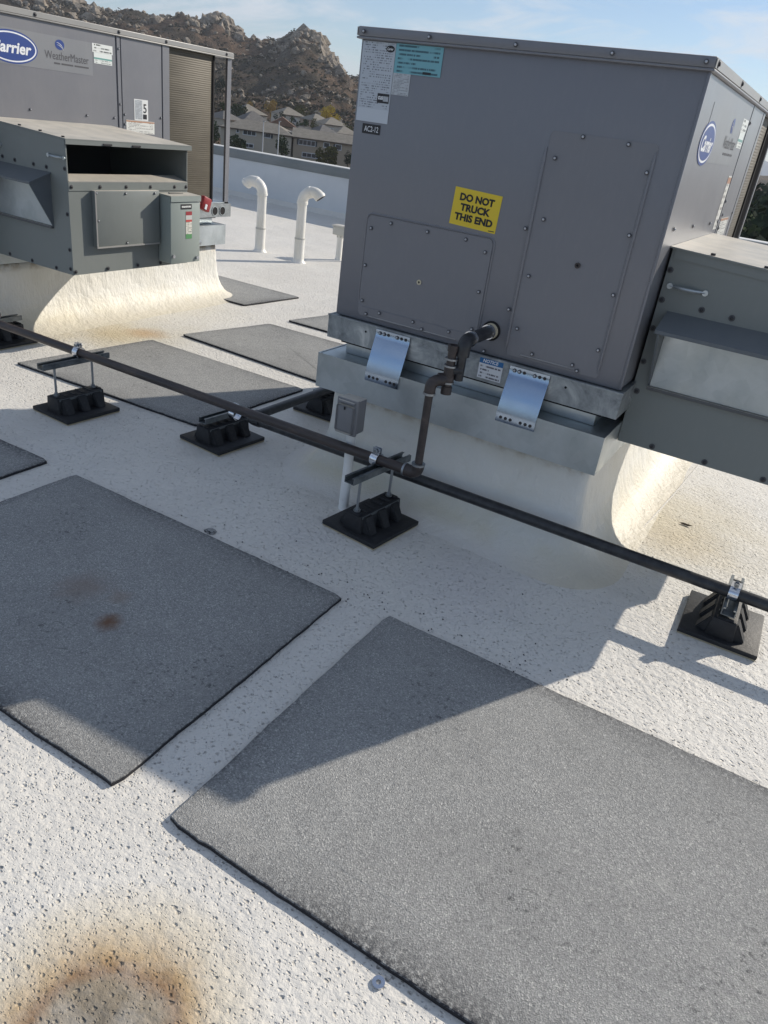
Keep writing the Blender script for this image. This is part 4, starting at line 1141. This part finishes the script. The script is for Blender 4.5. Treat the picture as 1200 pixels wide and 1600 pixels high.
def tree(x, y, z, h, w, kind, label, seed, leaves=520, tall=False, name='tree'):
    rn = random.Random(seed)
    t = empty(name, (x, y, z), label, 'tree' if name == 'tree' else 'bush', None)
    th = h*.35
    b = MB(); b.tube([(0, 0, -.5), (0, 0, th*.5), (.1, 0, th), (.1, .1, h*.7)], [h*.03, h*.024, h*.018, h*.008], 6)
    for k in range(4):
        an = rn.random()*6.28; b.tube([(0.05, 0, th*.8), (math.cos(an)*w*.3, math.sin(an)*w*.3, h*.65)], [h*.012, h*.004], 5)
    b.build('trunk', M['bark'], t)
    V_, F_ = [], []
    lobes = [(rn.gauss(0, w*.2), rn.gauss(0, w*.2), h*rn.uniform(.40, .86), w*rn.uniform(.18, .33)) for _ in range(9)]
    lobes.append((0, 0, h*.6, w*.36))
    for i in range(leaves):
        lx, ly_, lz_, lr = rn.choice(lobes)
        d = Vector((rn.gauss(0, 1), rn.gauss(0, 1), rn.gauss(0, 1))).normalized()*lr*rn.uniform(.55, 1.08)
        p = Vector((lx, ly_, lz_)) + d; p.z = max(h*.12, min(h, p.z))
        s = w*rn.uniform(.035, .075); a_ = Vector((rn.gauss(0, 1), rn.gauss(0, 1), rn.gauss(0, 1))).normalized(); b2 = a_.orthogonal().normalized(); o_ = len(V_)
        for qv in (a_*s, b2*s*.8, -a_*s*.9, -b2*s*.7): V_.append(tuple(p+qv))
        F_.append((o_, o_+1, o_+2, o_+3))
    me = bpy.data.meshes.new('crown'); me.from_pydata(V_, [], F_); me.materials.append(LEAF[kind])
    link('crown', me, t)
    return t
def px_tree(u0, u1, v0, v1, d, kind, label, seed, **k):
    top = at((u0+u1)/2, v0, d); bot = at((u0+u1)/2, v1, d); wl = (at(u1, v0, d)-at(u0, v0, d)).length
    z = min(bot.z, terrain(math.atan2(top.y-CAM.y, top.x-CAM.x), d))
    return tree(top.x, top.y, z, top.z-z, wl*1.15, kind, label, seed, **k)
px_tree(501, 523, 162, 184, 300, 'yellow', 'bright yellow autumn tree below the foot of the rocky peak', 1, leaves=700)
px_tree(519, 534, 173, 187, 300, 'yellow', 'small yellow bush-like tree right of the bright yellow tree', 2)
px_tree(417, 436, 155, 173, 310, 'orange', 'orange brown autumn tree left of centre at the foot of the hill', 3)
px_tree(383, 396, 156, 168, 310, 'orange', 'small orange tree just right of the coil corner post', 4)
px_tree(454, 478, 165, 177, 300, 'olive', 'yellow green tree crown behind the pale gabled house', 5)
px_tree(360, 383, 160, 190, 270, 'green', 'dark green tree between the corner post and the upper roofs', 6, leaves=700)
px_tree(345, 362, 150, 185, 280, 'green', 'dark green tree seen left of the corner post at the hill foot', 61, leaves=600)
px_tree(432, 447, 167, 190, 262, 'dark', 'dark round tree left of the pale gabled house', 7)
px_tree(444, 463, 178, 196, 245, 'green', 'green tree in front of the pale gabled house', 8)
px_tree(462, 484, 182, 200, 240, 'green', 'green tree right of the terracotta roof', 9)
px_tree(484, 497, 178, 200, 240, 'olive', 'olive coloured tree between the middle houses', 10)
px_tree(476, 492, 174, 186, 280, 'green', 'dark green tree crown above the grey roofs', 11)
px_tree(354, 380, 208, 232, 192, 'green', 'dark green bush in front of the left beige house', 12, leaves=700, name='bush')
px_tree(431, 453, 212, 244, 190, 'green', 'tall green shrub between the two nearest beige houses', 13, leaves=700)
px_tree(441, 455, 192, 222, 212, 'dark', 'narrow dark tree behind the gap of the nearest houses', 131, leaves=500)
px_tree(499, 530, 230, 262, 190, 'olive', 'yellow green round tree before the right beige house', 14, leaves=900)
px_tree(324, 346, 184, 228, 190, 'green', 'large green tree seen between coil and corner post', 15, leaves=700)
px_tree(538, 552, 236, 262, 188, 'dark', 'dark shrub at the right end of the right beige house', 16, name='bush')
px_tree(538, 553, 186, 205, 250, 'olive', 'small olive tree right among the grey roofs', 17)
px_tree(330, 352, 120, 162, 340, 'dark', 'dark tree on the lower slope left of the corner post', 18)
# right-hand gap: dark treetops below the haze
k_ = 0
TL = ['tallest and just right of the corner post', 'tall one at the picture edge', 'shorter one right of the tall edge tree', 'far one beyond the picture edge trees',
      'mid height one left behind the corner post', 'mid height one above the orange roof', 'far one partly behind the corner post', 'farthest one on the right', 'low near one right above the parapet cap', 'low near one at the rightmost edge']
for (u_, v_, d_, w_) in ((1178, 290, 120, 9), (1192, 286, 135, 10), (1206, 300, 110, 9), (1222, 292, 140, 11), (1170, 312, 90, 8), (1196, 318, 80, 7), (1165, 300, 150, 11), (1240, 300, 120, 10), (1186, 334, 62, 6), (1210, 338, 60, 6)):
    p = at(u_, v_, d_); k_ += 1
    t = tree(p.x, p.y, -13, p.z+13, w_*1.2, 'dark' if k_ % 3 else 'green', 'dark valley tree, ' + TL[k_-1], 100+k_, leaves=750)
    t['group'] = 'dark trees in the valley on the right'
# trees hidden among houses, one plain orange roof on the right
# ---- houses
M['stucco1'] = Mat('beige_stucco', (.48, .43, .35), .9).m
M['stucco2'] = Mat('warm_stucco', (.40, .33, .25), .9).m
M['stucco3'] = Mat('pink_stucco', (.44, .34, .27), .9).m
M['stucco4'] = Mat('pale_stucco', (.52, .49, .44), .9).m
def roofm(name, c0, c1):
    m = Mat(name, c0, .9, 0, .2); m.color(m.ramp(m.noise(1.1, 5, .7), (.3, c0), (.7, c1)))
    w = m.n('ShaderNodeTexWave', wave_type='BANDS', bands_direction='Z'); w.inputs['Scale'].default_value = 1.6; m.l(m.vec, w.inputs['Vector']); m.bump(w.outputs['Fac'], .6, .08); return m.m
M['roof_grey'] = roofm('grey_roof_tiles', (.19, .175, .15), (.29, .265, .23))
M['roof_terra'] = roofm('terracotta_tiles', (.19, .115, .085), (.28, .18, .135))
M['roof_dark'] = roofm('dark_roof_tiles', (.12, .115, .11), (.20, .19, .18))
M['winglass'] = Mat('window_glass', (.035, .045, .06), .12, 0, .8).m
M['winframe'] = Mat('window_frame_white', (.62, .64, .66), .6).m
M['shutter'] = Mat('dark_shutter', (.04, .05, .06), .7).m
M['fascia'] = Mat('fascia_board', (.10, .075, .055), .8).m
def house(a, b, ze, depth, rise, wall, roof, label, wins, gable=False, over=.45, shut=()):
    """facade from a to b (xy) facing the camera, eave height ze; wins: (x0,x1,z0,z1)"""
    a, b = Vector(a), Vector(b); Ln = (b-a).length; ang = math.atan2(b.y-a.y, b.x-a.x)
    r_ = math.hypot(a.x-CAM.x, a.y-CAM.y); gz = min(-10.7 if r_ < 215 else low_ground(r_), ze-3.0)-.3
    h = empty('house', (a.x, a.y, gz), label, 'house'); h.rotation_euler = (0, 0, ang)
    H = ze-gz
    MB().box(0, Ln, 0, depth, 0, H).build('wall', wall, h)
    f = MB(); o_ = over
    ins = depth/2 if not gable else 0
    if gable == 'side': ins = 0
    x0, x1, y0, y1 = -o_, Ln+o_, -o_, depth+o_
    bm = bmesh.new()
    if gable == 'front':
        P = [bm.verts.new(p) for p in ((x0, y0, H), (x1, y0, H), (x1, y1, H), (x0, y1, H), (Ln/2, y0, H+rise), (Ln/2, y1, H+rise))]
        for q_ in ((0, 1, 4), (2, 3, 5), (0, 4, 5, 3), (1, 2, 5, 4), (0, 3, 2, 1)): bm.faces.new([P[i] for i in q_])
    else:
        i_ = min((y1-y0)/2, (x1-x0)/2-.3) if not gable else 0.0
        P = [bm.verts.new(p) for p in ((x0, y0, H), (x1, y0, H), (x1, y1, H), (x0, y1, H), (x0+i_, (y0+y1)/2, H+rise), (x1-i_, (y0+y1)/2, H+rise))]
        for q_ in ((0, 1, 5, 4), (1, 2, 5), (2, 3, 4, 5), (3, 0, 4), (0, 3, 2, 1)): bm.faces.new([P[i] for i in q_])
    bmesh.ops.recalc_face_normals(bm, faces=bm.faces)
    me = bpy.data.meshes.new('roof'); bm.to_mesh(me); bm.free(); me.materials.append(roof); link('roof', me, h)
    MB().box(x0-.02, x1+.02, y0-.04, y0-.01, H-.22, H+.02).build('fascia', M['fascia'], h)
    for (wx0, wx1, z0, z1) in wins:
        w0, w1 = z0-gz, z1-gz
        f = MB((-wx0, 0, -w0)); f.box(wx0-.12, wx1+.12, -.10, -.002, w0-.12, w1+.12); fo = f.build('window', M['winframe'], h, (wx0, 0, w0))
        f = MB((-wx0, 0, -w0)); n_p = max(1, round((wx1-wx0)/1.0)); ww_ = (wx1-wx0)/n_p
        for k in range(n_p):
            g_ = MB(); g_.box(k*ww_+.06, (k+1)*ww_-.06, -.125, -.101, .05, w1-w0-.05); g_.build('pane', M['winglass'], fo)
    for (wx0, wx1, z0, z1) in shut:
        MB().box(wx0, wx1, -.14, -.002, z0-gz, z1-gz).build('shutter', M['shutter'], h)
    return h
house((-133.47, 150.3), (-118.6, 158.4), -5.1, 9, 2.1, M['stucco1'], M['roof_grey'], 'beige two storey house with grey hip roof, behind the corner post',
      [(3.8, 4.35, -5.95, -5.30), (5.4, 8.4, -6.15, -5.25), (10.6, 12.0, -6.15, -5.30), (5.8, 7.9, -8.8, -8.05)], shut=[(10.1, 10.55, -6.2, -5.25), (12.05, 12.5, -6.2, -5.25)])
house((-118.41, 159.04), (-106.0, 167.7), -5.15, 8, 1.9, M['stucco2'], M['roof_grey'], 'brown beige two storey house with long grey roof, next to the large unit', 
      [(1.3, 5.2, -6.65, -5.6), (7.3, 8.6, -6.5, -5.55), (10.1, 11.5, -6.7, -5.6), (2.3, 6.7, -9.2, -8.3)], gable='side', shut=[(.85, 1.25, -6.7, -5.55), (5.3, 5.7, -6.7, -5.55), (9.6, 10.0, -6.7, -5.6)])
def px_house(l, r, d, dd, depth, rise, wall, roof, label, wins=(), gable=False, low=3.2):
    p = at(*l, d); zz = p.z
    w_ = at(*r, d+dd)
    Ln = math.hypot(w_.x-p.x, w_.y-p.y)
    return house((p.x, p.y), (w_.x, w_.y), zz, depth, rise, wall, roof, label, [(fx0*Ln, fx1*Ln, zz-2.0, zz-1.0) for fx0, fx1 in wins], gable)
px_house((420, 194), (461, 202), 232, 0, 9, 2.2, M['stucco3'], M['roof_terra'], 'house with a terracotta gable roof behind the two light poles', [(.45, .6), (.75, .9)], 'front')
px_house((349, 186), (381, 191), 238, 4, 9, 2.0, M['stucco1'], M['roof_dark'], 'grey roofed house at left just above the left beige house', [(.3, .5)])
px_house((383, 187), (420, 193), 243, 2, 9, 2.4, M['stucco4'], M['roof_dark'], 'dark roofed house above the left beige house', [(.1, .3), (.5, .7)])
px_house((378, 176), (417, 181), 275, 4, 10, 2.6, M['stucco4'], M['roof_grey'], 'uppermost grey hipped house below the small orange tree', [(.2, .4), (.6, .7)])
px_house((440, 178), (476, 184), 285, 3, 10, 2.3, M['stucco4'], M['roof_grey'], 'pale gabled house high up, in front of the yellow green tree', [(.5, .65)])
px_house((465, 202), (494, 205), 236, 2, 8, 1.6, M['stucco2'], M['roof_dark'], 'dark roofed house just above the long grey roof', [(.2, .4)])
px_house((489, 188), (518, 192), 262, 3, 9, 1.9, M['stucco3'], M['roof_grey'], 'small brownish house left of the bright yellow tree', [(.2, .45)])
px_house((509, 194), (545, 199), 250, 3, 9, 2.0, M['stucco4'], M['roof_grey'], 'grey roofed house under the small yellow tree', [(.2, .4), (.6, .8)])
px_house((500, 206), (528, 209), 232, 2, 9, 1.7, M['stucco1'], M['roof_dark'], 'low dark roofed house behind the ridge of the brown beige house', [(.3, .6)])
px_house((528, 208), (562, 213), 236, 2, 9, 1.8, M['stucco4'], M['roof_grey'], 'grey roofed house partly hidden by the large unit', [(.1, .3)])
px_house((1160, 322), (1188, 327), 150, 0, 9, 2.0, M['stucco2'], M['roof_terra'], 'orange roofed house in the valley past the right end of the roof', [])

for (u_, v0, v1, d_, lb) in ((412, 190, 262, 165, 'thin pale light pole in front of the left beige house'), (436.5, 190, 268, 160, 'thin pale light pole between the two nearest beige houses')):
    top = at(u_, v0, d_); p_ = empty('light_pole', (top.x, top.y, -11), lb, 'light pole', 'thin light poles beyond the parapet')
    MB().tube([(0, 0, 0), (0, 0, top.z+11)], [.12, .085], 8).build('pole', M['winframe'], p_)
    MB().box(-.12, .35, -.10, .10, top.z+11, top.z+11.12, .02).build('lamp_head', M['rod'], p_)

# ------------------------------------------------------------------ air
hz = bpy.data.meshes.new('haze')
B_ = 9400
hz.from_pydata([(x, y, z) for z in (-15, 260) for x, y in ((-B_, -B_), (B_, -B_), (B_, B_), (-B_, B_))], [], [(0, 3, 2, 1), (4, 5, 6, 7), (0, 1, 5, 4), (1, 2, 6, 5), (2, 3, 7, 6), (3, 0, 4, 7)])
m = bpy.data.materials.new('haze_air'); m.use_nodes = True; nt = m.node_tree; nt.nodes.clear()
mo = nt.nodes.new('ShaderNodeOutputMaterial'); pv = nt.nodes.new('ShaderNodeVolumePrincipled')
pv.inputs['Color'].default_value = (.86, .92, 1.0, 1); pv.inputs['Density'].default_value = .00017; pv.inputs['Anisotropy'].default_value = .2
nt.links.new(pv.outputs[0], mo.inputs['Volume']); hz.materials.append(m)
tag(link('haze', hz), kind='stuff')
